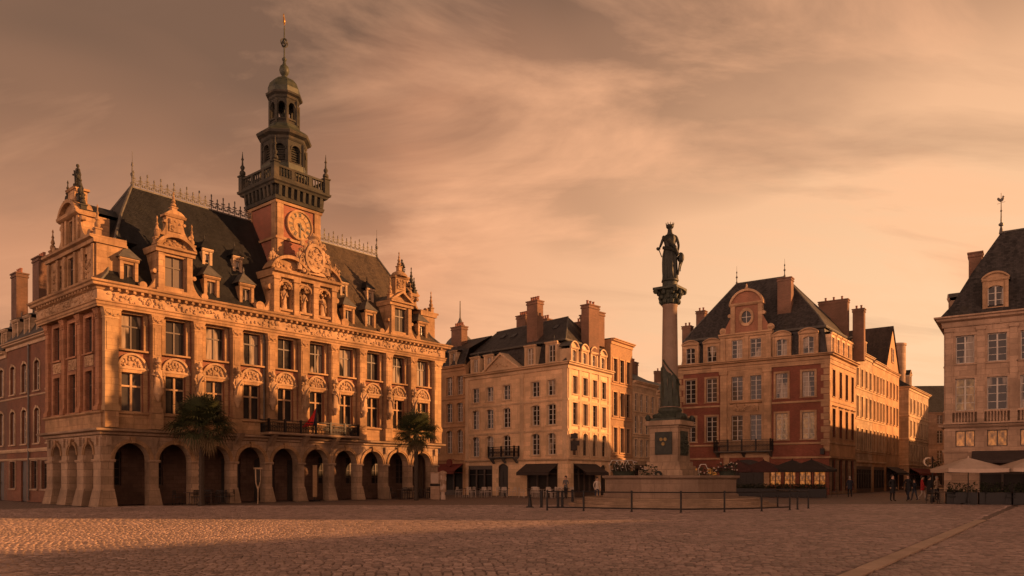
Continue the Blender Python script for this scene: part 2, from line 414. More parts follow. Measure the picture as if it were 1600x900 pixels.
def dormer(parent, fr, uc, z0, w, h, n=0.0, depth=2.0, top='arch', ph=.5, ow=None, oh=None, oz=.1, wm=None, rm=None, fm=None, gm=None, style='casement', oval=False):
    """a wall-faced roof window: front with an opening, cheeks, its own little roof"""
    wm = wm or M_creamtrim; rm = rm or M_slate; fm = fm or M_frame_w; gm = gm or M_glass
    ow = ow or w - .5; oh = oh or h - oz - .1
    def mk():
        f0 = Fr((0, 0), (1, 0)); a = MB()
        rise = ow*.18 if top == 'arch' else 0
        wall(a, f0, -w/2, w/2, 0, h, [(-ow/2, ow/2, oz, oz+oh, rise)] if rise else [(-ow/2, ow/2, oz, oz+oh)], .18)
        for s in (-1, 1):
            a.face([(s*w/2, 0, 0), (s*w/2, depth, 0), (s*w/2, depth, h), (s*w/2, 0, h)])
            a.box(f0, s*(w/2-.06) - .09, s*(w/2-.06) + .09, .003, .06, 0, h-.02)
        a.band(f0, -w/2-.08, w/2+.08, [(-.02, h), (.08, h), (.16, h+.1), (.16, h+.16), (-.02, h+.18)])
        b = MB(); zt = h + .18
        if top == 'arch':
            p = arc_pts(-w/2-.02, w/2+.02, zt, ph, 10); q = arc_pts(-w/2-.12, w/2+.12, zt, ph+.12, 10)
            for i in range(10): a.ext(f0, [p[i], q[i], q[i+1], p[i+1]], -.05, .13)
            a.face([f0(u, -.03, z) for u, z in p])
            b.grid([[f0(u, .05, z+.01), f0(u, -depth, z+.01)] for u, z in q], 0, True, False)
        elif top == 'tri':
            q = [(-w/2-.14, zt), (0, zt+ph+.12), (w/2+.14, zt)]; p = [(-w/2+.05, zt+.003), (0, zt+ph-.02), (w/2-.05, zt+.003)]
            a.ext(f0, [q[0], q[1], p[1], p[0]], -.05, .12); a.ext(f0, [q[2], p[2], p[1], q[1]], -.05, .12)
            a.face([f0(u, -.03, z) for u, z in p])
            b.face([f0(q[0][0], .06, zt+.01), f0(0, .06, q[1][1]+.01), f0(0, -depth, q[1][1]+.01), f0(q[0][0], -depth, zt+.01)])
            b.face([f0(q[2][0], .06, zt+.01), f0(0, .06, q[1][1]+.01), f0(0, -depth, q[1][1]+.01), f0(q[2][0], -depth, zt+.01)])
        else:   # hipped cap
            q = [(-w/2-.18, .2), (w/2+.18, .2), (w/2+.18, -depth), (-w/2-.18, -depth)]
            base_ = [f0(u, nn, zt) for u, nn in q]; tip = [f0(-.04, -.35, zt+ph), f0(.04, -.35, zt+ph), f0(.04, -depth, zt+ph), f0(-.04, -depth, zt+ph)]
            b.hexa(base_, tip)
            b.lathe(0, .35, zt+ph-.03, [(.05, 0), (.07, .06), (.02, .12), (.05, .18), (.008, .42)], 6)
        c = MB(); win_frame_mb(c, ow, oh, 0, style, .14, 0); win_glass_mb(c, ow, oh, .14, 1)
        return a.data('dormer', wm), b.data('dormer_roof', rm), c.data('window', [fm, gm])
    A, B, C = cached(('d', w, h, depth, top, ph, ow, oh, oz, wm.name, rm.name, fm.name, gm.name, style), mk)
    o = link('dormer', A, parent, fr.mat(uc, n, z0))
    link('dormer_roof', B, o); link('window', C, o, Matrix.Translation((0, 0, oz)))
    return o

def chimney(parent, x, y, z0, z1, w, d, pots=3, mat=None, rot=0.0):
    a = MB(); a.bx(-w/2, w/2, -d/2, d/2, z0, z1-.35); a.bx(-w/2-.06, w/2+.06, -d/2-.06, d/2+.06, z1-.35, z1-.22); a.bx(-w/2-.02, w/2+.02, -d/2-.02, d/2+.02, z1-.22, z1-.1); a.bx(-w/2-.09, w/2+.09, -d/2-.09, d/2+.09, z1-.1, z1)
    M = Matrix.Translation((x, y, 0)) @ Matrix.Rotation(rot, 4, 'Z')
    o = a.build('chimney', mat or M_redbrick, parent, M)
    for i in range(pots):
        t = (i+.5)/pots - .5
        px, py = (t*w*.85, 0) if w >= d else (0, t*d*.85)
        pm = cached(('pot', 0), lambda: (lambda q: (q.lathe(0, 0, 0, [(.13, 0), (.11, .05), (.09, .32), (.12, .34), (.12, .40), (.08, .40)], 8), q.data('chimney_pot', M_redbrick))[1])(MB()))
        link('chimney_pot', pm, o, Matrix.Translation((px, py, z1)))
    return o

def inset(poly, ds, z):
    """inset a convex polygon (list of xy, counter-clockwise) by ds[i] from edge i -> i+1"""
    n = len(poly); out = []
    lines = []
    for i in range(n):
        a = Vector(poly[i][:2]); b = Vector(poly[(i+1) % n][:2]); d = (b-a).normalized(); nv = Vector((-d.y, d.x))
        lines.append((a + nv*ds[i], d))
    for i in range(n):
        p, d = lines[i-1]; q, e = lines[i]
        den = d.x*e.y - d.y*e.x
        t = ((q.x-p.x)*e.y - (q.y-p.y)*e.x) / den
        r = p + d*t; out.append(Vector((r.x, r.y, z)))
    return out

def roof_rings(mb, rings, mat=0, cap=True):
    for a, b in zip(rings, rings[1:]):
        n = len(a)
        for i in range(n):
            j = (i+1) % n; pts = [a[i], a[j], b[j], b[i]]
            q = []
            for p in pts:
                if not q or (Vector(p)-Vector(q[-1])).length > 1e-4: q.append(p)
            if (Vector(q[0])-Vector(q[-1])).length < 1e-4: q.pop()
            if len(q) >= 3: mb.face(q, mat)
    if cap and len({tuple(round(c, 3) for c in p) for p in rings[-1]}) > 2: mb.face(rings[-1], mat)

def ridge_roll(parent, pts, r=.07, name='ridge_cap', mat=None):
    a = MB(); a.tube(pts, r, 6); return a.build(name, mat or M_lead, parent)

def finial_me(h, mat=None):
    def mk():
        a = MB(); k = h
        a.lathe(0, 0, 0, [(.10, 0), (.12, .06*k), (.05, .12*k), (.05, .3*k), (.11, .34*k), (.12, .38*k), (.04, .43*k), (.035, .58*k), (.08, .62*k), (.05, .68*k), (.015, .72*k), (.012, k)], 8)
        return a.data('finial', mat or M_lead)
    return cached(('fin', h, (mat or M_lead).name), mk)
def obelisk_me(h, mat):
    def mk():
        a = MB(); k = h
        a.bx(-.16, .16, -.16, .16, 0, .2*k); a.bx(-.2, .2, -.2, .2, .2*k, .25*k)
        a.lathe(0, 0, .25*k, [(.08, 0), (.17, .08*k), (.15, .16*k), (.07, .22*k), (.13, .27*k), (.10, .34*k), (.05, .42*k), (.09, .47*k), (.04, .53*k), (.03, .62*k), (.06, .66*k), (.01, .75*k)], 8)
        return a.data('pinnacle', mat)
    return cached(('ob', h, mat.name), mk)

def figure(mb, M, h=1.7, seed=0, mat=0):
    """robed standing stone figure"""
    rd = random.Random(seed); k = h/1.75
    a = MB()
    a.lathe(0, 0, 0, [(.24, 0), (.23, .2), (.19, .6), (.2, .85), (.16, 1.05), (.19, 1.28), (.17, 1.42), (.06, 1.5), (.055, 1.54)], 12, 0, True, 0, 1, .8, .09, 7)
    a.ball((0, 0, 1.64), .1, .11, .13); 
    s = rd.choice((-1, 1))
    a.tube([(-.19*s, 0, 1.38), (-.3*s, .02, 1.12), (-.16*s, -.2, 1.02)], .065, 6, 0, .045)
    a.tube([(.19*s, 0, 1.38), (.28*s, 0, 1.12), (.25*s, -.08, .88)], .065, 6, 0, .045)
    a.ball((-.16*s, -.22, 1.02), .07); a.ball((.25*s, -.1, .82), .07, .07, .1)
    a.tube([(-.12*s, -.17, 1.3), (.1*s, -.2, .8), (.16*s, -.2, .3)], .05, 5)
    for v in a.v: mb.v.append(tuple(M @ (Vector(v)*k)))
    i = len(mb.v) - len(a.v)
    for f in a.f: mb.f.append(tuple(i + x for x in f)); mb.m.append(mat); mb.sm.append(True)
    mb.anysm = True
# ================================================================== TOWN HALL
HD = Vector((.643, .766)).normalized()
hall = thing('town_hall', 'ornate stone town hall with arcade, steep slate roof and tall clock tower', 'town hall', (-22.8, 42.0, 0), HD)
HL, HW = 26.0, 8.2
F = Fr((0, 0), (1, 0)); LF = Fr((0, HW), (0, -1)); RF = Fr((HL, 0), (0, 1)); BK = Fr((HL, HW), (-1, 0))
bays = [1.62 + 2.51*i for i in range(10)]
sbays = [1.7, 4.1, 6.5]                      # distance from the corner along the side
lb = [HW - s for s in sbays]                 # u on the left face
# ---- ground floor
w = MB()
ops = [(b-.98, b+.98, 0.0, 3.62, .98) for b in bays]
wall(w, F, 0, HL, 0, 4.12, ops, .6)
lops = [(u-.62, u+.62, 0.0, 3.55, .62) for u in lb]
wall(w, LF, 0, HW, 0, 4.12, lops, .55)
wall(w, RF, 0, HW, 0, 4.12, [(u-.62, u+.62, 0.0, 3.55, .62) for u in sbays], .55)
wall(w, BK, 0, HL, 0, 12.4)
w.build('arcade_wall', M_base, hall)
# arcade interior
a = MB()
aops = []
for i, b in enumerate(bays):
    if i in (4,): aops.append((b-.8, b+.8, 0.02, 3.1, .3))
    elif i in (3, 5): aops.append((b-.7, b+.7, 0.02, 2.9))
    else: aops.append((b-.55, b+.45, 1.15, 3.2))
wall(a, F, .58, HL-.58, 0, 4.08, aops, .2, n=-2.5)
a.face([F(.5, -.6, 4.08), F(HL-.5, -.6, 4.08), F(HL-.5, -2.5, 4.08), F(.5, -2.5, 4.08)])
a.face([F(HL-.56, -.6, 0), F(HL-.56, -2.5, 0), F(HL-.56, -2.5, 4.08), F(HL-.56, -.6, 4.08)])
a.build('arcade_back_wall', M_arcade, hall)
for i, b in enumerate(bays):
    fr = Fr((0, 2.5), (1, 0))
    if i in (3, 4, 5):
        ww = 1.6 if i == 4 else 1.4; hh = 3.1 if i == 4 else 2.9
        d = MB(); d.box(ID, -ww/2, ww/2, -.16, -.12, 0, hh)
        for sx in (-1, 1):
            for zz in (.2, 1.2, 2.1): d.box(ID, sx*ww/4-.25, sx*ww/4+.25, -.12, -.09, zz, zz+.75)
        o = d.build('door', M_door, hall, fr.mat(b, 0, .02))
        k = MB(); k.ball((.08, .06, 1.05), .04); k.build('handle', M_gold, o)
    else:
        window(hall, fr, b-.05, 1.15, 1.0, 2.05, 0, 'casement', .15, fm=M_frame_d, gm=M_shop)
for u in lb[:2] + lb[2:]:
    window(hall, LF.sub(0, -.5), u, .02, 1.24, 3.5, 0, 'plain', .05, fm=M_frame_d, gm=M_glassb)
for s in sbays:
    window(hall, RF.sub(0, -.5), s, .02, 1.24, 3.5, 0, 'plain', .05, fm=M_frame_d, gm=M_glassb)
# piers: flared base, impost, half column
def pier_mesh(wd):
    p = MB(); f0 = Fr((0, 0), (1, 0))
    p.hexa([f0(-wd/2-.13, -.3, 0), f0(wd/2+.13, -.3, 0), f0(wd/2+.13, .26, 0), f0(-wd/2-.13, .26, 0)], [f0(-wd/2-.004, -.3, 1.0), f0(wd/2+.004, -.3, 1.0), f0(wd/2+.004, .07, 1.0), f0(-wd/2-.004, .07, 1.0)])
    p.box(f0, -wd/2+.06, wd/2-.06, .003, .06, 1.0, 2.5)
    p.band(f0, -wd/2-.05, wd/2+.05, [(-.5, 2.5), (.1, 2.5), (.15, 2.58), (.15, 2.66), (-.5, 2.66)])
    p.box(f0, -wd/2+.1, wd/2-.1, .003, .05, 2.66, 3.9)
    p.box(f0, -.13, .13, .05, .16, 3.45, 3.95, 0, .0)
    return p.data('pier', M_base)
pm = pier_mesh(.55)
for i in range(9): link('pier', pm, hall, F.mat(bays[i]+1.255, 0, 0))
pm2 = pier_mesh(.60)
link('pier', pm2, hall, F.mat(.33, 0, 0)); link('pier', pm2, hall, F.mat(HL-.33, 0, 0))
pm3 = pier_mesh(1.1)
for s in (.54, 2.9, 5.3, 7.66):
    link('pier', pm3, hall, LF.mat(HW-s, 0, 0)); link('pier', pm3, hall, RF.mat(s, 0, 0))
def arch_me(r):
    p = MB(); p.ring(Fr((0, 0), (1, 0)), 0, 0, r, r+.1, .003, .08, 0, 180, 20); p.ring(Fr((0, 0), (1, 0)), 0, 0, r+.1, r+.22, .003, .12, 0, 180, 20)
    p.ext(Fr((0, 0), (1, 0)), [(-.1, r-.03), (.1, r-.03), (.15, r+.34), (-.15, r+.34)], .003, .2)
    return p.data('archivolt', M_hall)
am = arch_me(.98); am2 = arch_me(.62)
for b in bays: link('archivolt', am, hall, F.mat(b, 0, 2.64))
for u in lb: link('archivolt', am2, hall, LF.mat(u, 0, 2.93)); 
for u in sbays: link('archivolt', am2, hall, RF.mat(u, 0, 2.93))
# ---- string course, pedestal zone, upper wall
SC = [(0.003, 4.0), (.16, 4.06), (.2, 4.18), (.46, 4.24), (.5, 4.36), (.14, 4.42), (.003, 4.42)]
a = MB()
for fr, L in ((F, HL), (LF, HW), (RF, HW)): a.band(fr, 0, L, SC, 0, 1, 1)
a.build('string_course', M_base, hall)
a = MB()
for fr, L in ((F, HL), (LF, HW), (RF, HW)):
    a.band(fr, 0, L, [(.003, 4.425), (.1, 4.425), (.1, 5.2), (.003, 5.2)], 0, 1, 1)
    a.band(fr, 0, L, [(.003, 5.2), (.16, 5.2), (.24, 5.27), (.24, 5.34), (.003, 5.36)], 0, 1, 1)
for c in [.35] + [b+1.255 for b in bays[:9]] + [HL-.35]: a.box(F, c-.36, c+.36, .1, .44, 4.43, 5.34)
a.build('parapet_band', M_hall, hall)
ops = [(b-.62, b+.62, 5.4, 7.62) for b in bays] + [(b-.62, b+.62, 8.95, 10.95) for b in bays]
w = MB(); wall(w, F, 0, HL, 4.12, 12.45, ops, .24)
for fr, cs in ((LF, lb), (RF, sbays)):
    o2 = [(u-.5, u+.5, 5.45, 7.7) for u in cs] + [(u-.5, u+.5, 8.75, 10.75) for u in cs]
    wall(w, fr, 0, HW, 4.12, 12.45, o2, .24)
w.build('wall', M_hallbrick, hall)
for i, b in enumerate(bays):
    window(hall, F, b, 5.4, 1.24, 2.22, 0, 'cross', .18, (.22, .1), .2, 0, fm=M_orn, gm=M_glass, sm=M_hall)
    window(hall, F, b, 8.95, 1.24, 2.0, 0, 'sash2', .18, (.22, .1), .22, 0, fm=M_frame_d, gm=M_glassc if i % 3 != 1 else M_glass, sm=M_hall)
for fr, cs in ((LF, lb), (RF, sbays)):
    for u in cs:
        window(hall, fr, u, 5.45, 1.0, 2.25, 0, 'sash2', .18, (.18, .08), .16, 0, fm=M_frame_d, gm=M_glass, sm=M_hallside)
        window(hall, fr, u, 8.75, 1.0, 2.0, 0, 'sash2', .18, (.18, .08), .16, 0, fm=M_frame_d, gm=M_glass, sm=M_hallside)
# lunettes between the storeys: carved half discs
for i, b in enumerate(bays):
    rd = random.Random(40+i); p = MB(); f0 = Fr((0, 0), (1, 0))
    p.ring(f0, 0, 0, .70, .82, .003, .13, 0, 180, 14); p.box(f0, -.9, .9, .003, .14, -.12, 0)
    p.ext(f0, [(-.7, .003)] + [(.7*math.cos(R(180-18*k)), .7*math.sin(R(18*k))) for k in range(1, 10)] + [(.7, .003)], .003, .03)
    for k in range(7):
        t = R(15 + 25*k); p.ball(f0(.47*math.cos(t), .06, .47*math.sin(t)), .1, .09, .1, 6, 4)
    p.carve(f0, -.55, .55, .04, .62, .03, 26, .1, 0, lambda u, z: u*u+z*z < .42, rd)
    p.build('lunette_relief', M_orn, hall, F.mat(b, 0, 7.93))
# side panels above the first floor windows
for fr, cs in ((LF, lb), (RF, sbays)):
    for i, u in enumerate(cs):
        p = MB(); f0 = Fr((0, 0), (1, 0)); p.box(f0, -.6, .6, .003, .05, 0, .62); p.carve(f0, -.5, .5, .08, .54, .05, 24, .09, rnd=random.Random(i+7))
        p.build('carved_panel', M_orn, hall, fr.mat(u, 0, 7.98))
# pilasters with carved figures
def pil_me(wd, q=.40, mt=None):
    p = MB(); f0 = Fr((0, 0), (1, 0))
    p.box(f0, -wd/2-.06, wd/2+.06, .003, q+.10, 5.36, 5.62); p.box(f0, -wd/2-.02, wd/2+.02, .003, q+.05, 5.62, 5.74)
    p.box(f0, -wd/2, wd/2, .003, q, 5.74, 10.5); p.box(f0, -wd/2+.08, wd/2-.08, q, q+.025, 8.75, 10.3)
    p.box(f0, -wd/2-.03, wd/2+.03, .003, q+.04, 10.5, 10.6)
    p.hexa([f0(-wd/2, .003, 10.6), f0(wd/2, .003, 10.6), f0(wd/2, q+.01, 10.6), f0(-wd/2, q+.01, 10.6)], [f0(-wd/2-.12, .003, 10.98), f0(wd/2+.12, .003, 10.98), f0(wd/2+.12, q+.12, 10.98), f0(-wd/2-.12, q+.12, 10.98)])
    p.carve(f0, -wd/2, wd/2, 10.64, 10.92, q+.04, 10, .09, rnd=random.Random(3))
    p.box(f0, -wd/2-.14, wd/2+.14, .003, q+.14, 10.98, 11.06)
    return p.data('pilaster', mt or M_hall)
pA, pB, pS = pil_me(.5), pil_me(.72, .40, M_hallclean), pil_me(.46, .14, M_hallside)
for i in range(9):
    o = link('pilaster', pA, hall, F.mat(bays[i]+1.255, 0, 0))
    g = MB(); M = Matrix.Translation((0, -.58, 6.55)) @ Matrix.Scale(1.25, 4, (1, 0, 0)); figure(g, M, 1.62, i)
    g.lathe(0, -.54, 6.05, [(.06, 0), (.12, .12), (.2, .34), (.27, .42), (.27, .5)], 10)
    g.lathe(0, -.56, 8.2, [(.09, 0), (.2, .12), (.14, .2), (.05, .42)], 8)
    g.carve(ID, -.27, .27, 6.3, 8.3, .56, 26, .085, rnd=random.Random(90+i))
    g.build('figure', M_orn, o)
for c in (.36, HL-.36): link('pilaster', pB, hall, F.mat(c, 0, 0))
for fr, cs in ((LF, (.3, 2.9, 5.3, 7.9)), (RF, (.3, 2.9, 5.3, 7.9))):
    for c in cs: link('pilaster', pS, hall, fr.mat(c, 0, 0))
# entablature
a = MB(); fz = MB(); cn = MB()
for q, (fr, L) in enumerate(((F, HL), (LF, HW), (RF, HW))):
    a.band(fr, 0, L, [(.003, 11.065), (.44, 11.065), (.44, 11.18), (.48, 11.2), (.48, 11.34), (.54, 11.38), (.54, 11.44), (.003, 11.44)], 0, 1, 1)
    fz.band(fr, 0, L, [(.003, 11.445), (.42, 11.445), (.42, 12.0), (.003, 12.0)], 0, 1, 1)
    if q < 2: fz.carve(fr, .1, L-.1, 11.52, 11.95, .42, int(L*11), .11, rnd=random.Random(60+q))
    cn.band(fr, 0, L, [(.003, 12.005), (.46, 12.005), (.52, 12.12), (.74, 12.17), (.78, 12.3), (.87, 12.36), (.9, 12.46), (.003, 12.5)], 0, 1, 1)
    k = int(L/.42)
    for i in range(k):
        u = (i+.5)*L/k; cn.box(fr, u-.07, u+.07, .46, .68, 12.02, 12.165)
a.build('architrave', M_hall, hall); fz.build('frieze', M_orn, hall); cn.build('cornice', M_hall, hall)
dp = MB(); dp.tube([F(10.0, .12, 4.5), F(10.0, .12, 11.0)], .06); dp.build('downpipe', M_lead, hall)

# ---- roof
poly = [(0, 0), (HL, 0), (HL, HW), (0, HW)]
rg = [inset(poly, [-.2]*4, 12.505), inset(poly, [.42]*4, 13.2), inset(poly, [1.15, 1.0, 1.15, 1.0], 14.75), inset(poly, [2.6, 2.1, 2.6, 2.1], 17.45)]
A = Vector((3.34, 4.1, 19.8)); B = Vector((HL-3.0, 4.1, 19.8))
SPL = 13.4  # roof split at the tower: right half coloured as sunlit, left kept dark
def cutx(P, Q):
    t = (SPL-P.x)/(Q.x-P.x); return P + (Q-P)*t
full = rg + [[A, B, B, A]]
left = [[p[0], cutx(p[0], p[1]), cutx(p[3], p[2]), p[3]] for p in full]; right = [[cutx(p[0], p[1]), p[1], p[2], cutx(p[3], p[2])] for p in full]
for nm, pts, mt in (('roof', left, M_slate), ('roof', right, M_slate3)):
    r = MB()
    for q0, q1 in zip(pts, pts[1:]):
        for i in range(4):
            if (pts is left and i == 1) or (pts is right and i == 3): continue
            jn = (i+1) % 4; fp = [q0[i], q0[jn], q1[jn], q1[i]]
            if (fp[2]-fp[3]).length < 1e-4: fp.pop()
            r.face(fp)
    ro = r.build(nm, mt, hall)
    if pts is right: ro['label'] = 'roof slope right of the tower, coloured lighter brown as if sunlit'
def cresting(xa, xb):
    cr = MB(); n = int((xb-xa)/.42)
    for k in range(n+1):
        x = xa + .08 + k*(xb-xa-.16)/n; big = k % 2 == 0; hh = .95 if big else .72
        cr.bx(x-.03, x+.03, 4.08, 4.12, 19.8, 19.8+hh)
        for zz, rr in ((.34, .13), (.6, .14) if big else (.52, .11)):
            cr.bx(x-rr, x+rr, 4.085, 4.115, 19.8+zz-.035, 19.8+zz+.035); cr.ball((x, 4.1, 19.8+zz), .075, .045, .09, 6, 4)
        cr.ball((x, 4.1, 19.8+hh), .06, .045, .12, 6, 4)
        for q in (-1, 1): cr.ball((x+q*.14, 4.1, 20.02), .08, .03, .08, 6, 4)
    cr.bx(xa, xb, 4.06, 4.14, 19.76, 19.85); cr.bx(xa, xb, 4.085, 4.115, 20.24, 20.28)
    cr.build('ridge_cresting', M_lead, hall)
cresting(3.4, 11.7); cresting(15.2, HL-3.0)
for px in (3.4, HL-3.0): link('finial', finial_me(2.3), hall, Matrix.Translation((px, 4.1, 19.75)))
for c, t in ((0, A), (1, B), (2, B), (3, A)):
    hips = MB(); hips.tube([rg[0][c], rg[1][c], rg[2][c], rg[3][c], t], .09, 6); hips.build('hip_flashing', M_lead, hall)
# dormers at the eaves
for u in (1.55, 6.55, 8.95, 17.15, 19.15, 24.5):
    dormer(hall, F, u, 12.62, .95, 1.4, n=-.25, depth=1.3, top='hip', ph=.75, ow=.55, oh=1.1, oz=.15, wm=M_hall, rm=M_lead, fm=M_frame_d, gm=M_glassc, style='plain')
for u in (6.9, 9.0, 17.6, 20.1):
    dormer(hall, F, u, 15.2, .6, .85, n=-1.45, depth=1.1, top='hip', ph=.6, ow=.34, oh=.55, oz=.15, wm=M_pale, rm=M_slate, fm=M_frame_w, gm=M_glassb, style='plain')

def volute(mb, fr, u, z, w_, h, s, n0, n1):
    """concave side scroll of a gable, s = +1 to the right"""
    pts = [(u, z)]
    for k in range(9):
        t = R(90*k/8); pts.append((u + s*w_*(1-math.sin(t))*1.0, z + h*(1-math.cos(t))))
    mb.ext(fr, pts if s > 0 else pts[::-1], n0, n1)
    mb.disc(fr, u+s*w_*.82, z+h*.16, h*.17, n0, n1+.05, 12); mb.disc(fr, u+s*w_*.12, z+h*.92, h*.1, n0, n1+.05, 10)

def gable_dormer(u, top):
    g = MB(); f = F
    wall(g, f, u-1.08, u+1.08, 12.5, 15.2, [(u-.58, u+.58, 12.95, 14.75)], .25, n=.12)
    for s in (-1, 1): g.face([f(u+s*1.08, .12, 12.5), f(u+s*1.08, -2.0, 12.5), f(u+s*1.08, -2.0, 15.2), f(u+s*1.08, .12, 15.2)])
    for c in (-.86, .86): g.box(f, u+c-.17, u+c+.17, .123, .26, 12.75, 14.85)
    g.box(f, u-1.14, u+1.14, .123, .32, 12.505, 12.75)
    g.band(f, u-1.2, u+1.2, [(-1.6, 14.9), (.28, 14.9), (.3, 15.08), (.46, 15.14), (.48, 15.26), (-1.6, 15.3)])
    if top == 'arch':
        p = arc_pts(u-1.06, u+1.06, 15.3, .56, 14); q = arc_pts(u-1.22, u+1.22, 15.3, .76, 14)
        for i in range(14): g.ext(f, [p[i], q[i], q[i+1], p[i+1]], -.3, .44)
        g.ext(f, p, -.2, .14)
        g.carve(f, u-.7, u+.7, 15.36, 15.75, .14, 14, .12)
    else:
        g.ext(f, [(u-1.22, 15.3), (u, 16.1), (u+1.22, 15.3), (u+.95, 15.3), (u, 15.92), (u-.95, 15.3)], -.3, .44)
        g.ext(f, [(u-.95, 15.302), (u+.95, 15.302), (u, 15.91)], -.2, .14)
    zt = 16.05
    g.box(f, u-.52, u+.52, -.3, .14, zt-.45, zt+1.05); g.box(f, u-.36, u+.36, .14, .2, zt+.2, zt+.95); g.carve(f, u-.32, u+.32, zt+.3, zt+.9, .2, 14, .09)
    g.band(f, u-.66, u+.66, [(-.35, zt+1.05), (.2, zt+1.05), (.3, zt+1.16), (-.35, zt+1.18)])
    if top == 'arch':
        p = arc_pts(u-.6, u+.6, zt+1.18, .3, 8); g.ext(f, p, -.3, .26)
        volute(g, f, u+.52, zt-.1, .55, .9, 1, -.1, .12); volute(g, f, u-.52, zt-.1, .55, .9, -1, -.1, .12)
    else:
        c = f(u, -.05, 0); g.lathe(c.x, c.y, zt+1.18, [(.62, 0), (.66, .1), (.5, .3), (.28, .42), (.1, .5), (.08, .55)], 14)
    volute(g, f, u+1.08, 12.52, .95, 1.3, 1, -.15, .12); volute(g, f, u-1.08, 12.52, .95, 1.3, -1, -.15, .12)
    o = g.build('gable_dormer', M_hall, hall)
    wm = MB(); win_frame_mb(wm, 1.16, 1.8, 0, 'sash2', .18, 0); win_glass_mb(wm, 1.16, 1.8, .18, 1)
    wm.build('window', [M_frame_d, M_glassd], o, f.mat(u, .12, 12.95))
    for s in (-1.05, 1.05): link('pinnacle', obelisk_me(1.7, M_hall), o, f.mat(u+s, .1, 15.28))
    link('pinnacle', obelisk_me(1.25 if top == 'arch' else 1.5, M_hall), o, f.mat(u, -.05, zt+1.4 if top == 'arch' else zt+1.66))
    rr = MB(); rr.face([f(u-1.2, .1, 15.3), f(u, .1, 16.0), f(u, -2.6, 16.0), f(u-1.2, -2.6, 15.3)]); rr.face([f(u+1.2, .1, 15.3), f(u, .1, 16.0), f(u, -2.6, 16.0), f(u+1.2, -2.6, 15.3)])
    rr.build('dormer_roof', M_lead, o)
gable_dormer(4.05, 'arch'); gable_dormer(21.85, 'tri')

# central gable with three niches
g = MB(); f = F; U0, U1 = 10.55, 15.65; C0 = 13.1
wall(g, f, U0, U1, 12.5, 15.3, [(C0+c-.45, C0+c+.45, 12.95, 14.75, .45) for c in (-1.55, 0, 1.55)], .4, n=.2)
for c in (-1.55, 0, 1.55):
    g.face([f(C0+c-.45, -.2, 12.95), f(C0+c+.45, -.2, 12.95), f(C0+c+.45, -.2, 14.75), f(C0+c-.45, -.2, 14.75)])
    g.ring(f, C0+c, 14.3, .45, .58, .203, .3, 0, 180, 12); g.box(f, C0+c-.5, C0+c+.5, -.2, .34, 12.8, 12.95)
for s in (U0, U1): g.face([f(s, .2, 12.5), f(s, -2.2, 12.5), f(s, -2.2, 15.3), f(s, .2, 15.3)])
for c in (-2.32, -.78, .78, 2.32): g.box(f, C0+c-.2, C0+c+.2, .203, .4, 12.75, 15.0); g.box(f, C0+c-.26, C0+c+.26, .203, .46, 12.5, 12.75); g.box(f, C0+c-.27, C0+c+.27, .203, .47, 14.82, 15.0)
g.carve(f, U0+.1, U1-.1, 14.35, 14.95, .2, 60, .12); g.carve(f, U0+.1, U1-.1, 12.9, 14.4, .2, 40, .1, 0, lambda u, z: min(abs(u-C0-c) for c in (-1.55, 0, 1.55)) > .55)
g.band(f, U0-.15, U1+.15, [(-1.6, 15.0), (.46, 15.0), (.5, 15.2), (.72, 15.28), (.76, 15.44), (-1.6, 15.5)])
for s in (-1, 1):          # two halves of a broken segmental pediment
    ca, cb = (C0-2.75, C0+.1) if s < 0 else (C0-.1, C0+2.75)
    p = arc_pts(ca, cb, 15.5, .8, 14); q = arc_pts(ca-.1, cb+.1, 15.5, 1.02, 14)
    for i in range(14): g.ext(f, [p[i], q[i], q[i+1], p[i+1]], -.5, .62)
    g.ext(f, p, -.4, .24); g.carve(f, ca+.5, cb-.5, 15.55, 16.0, .24, 16, .13)
volute(g, f, U1, 12.52, 1.05, 1.9, 1, -.2, .16); volute(g, f, U0, 12.52, 1.05, 1.9, -1, -.2, .16)
cg = g.build('central_gable', M_hall, hall)
for i, c in enumerate((-1.55, 0, 1.55)):
    q = MB(); figure(q, Matrix.Identity(4), 1.5, 21+i); q.build('niche_figure', M_orn, cg, f.mat(C0+c, .06, 12.95))
q = MB(); f0 = Fr((0, 0), (1, 0))
q.disc(f0, 0, 0, .62, -.2, .2, 18, 0, 1.25); q.ring(f0, 0, 0, .62, .8, -.2, .3, 0, 360, 20, 0, 1.25)
q.carve(f0, -.5, .5, -.6, .6, .2, 26, .16); q.carve(f0, -1.3, 1.3, -1.05, 1.25, .12, 90, .17, 0, lambda u, z: .62 < math.hypot(u, z*.8) < 1.2)
q.box(f0, -1.0, 1.0, -.3, .12, -1.1, .2); q.lathe(0, 0, 1.0, [(.34, 0), (.4, .12), (.3, .3), (.42, .45), (.15, .6), (.06, .78)], 10)
for s in (-1, 1): figure(q, Matrix.Translation((s*1.15, -.1, -1.0)), 1.45, 33+s)
q.build('coat_of_arms', M_orn, cg, f.mat(C0+.55, .35, 16.75))
for s, dz in ((U0+.05, 0), (U1-.05, 0)):
    q = MB(); figure(q, Matrix.Identity(4), 1.35, int(s)); q.carve(ID, -.35, .35, .1, .9, .1, 24, .14); q.build('gable_figure', M_orn, cg, f.mat(s, .2, 15.5))

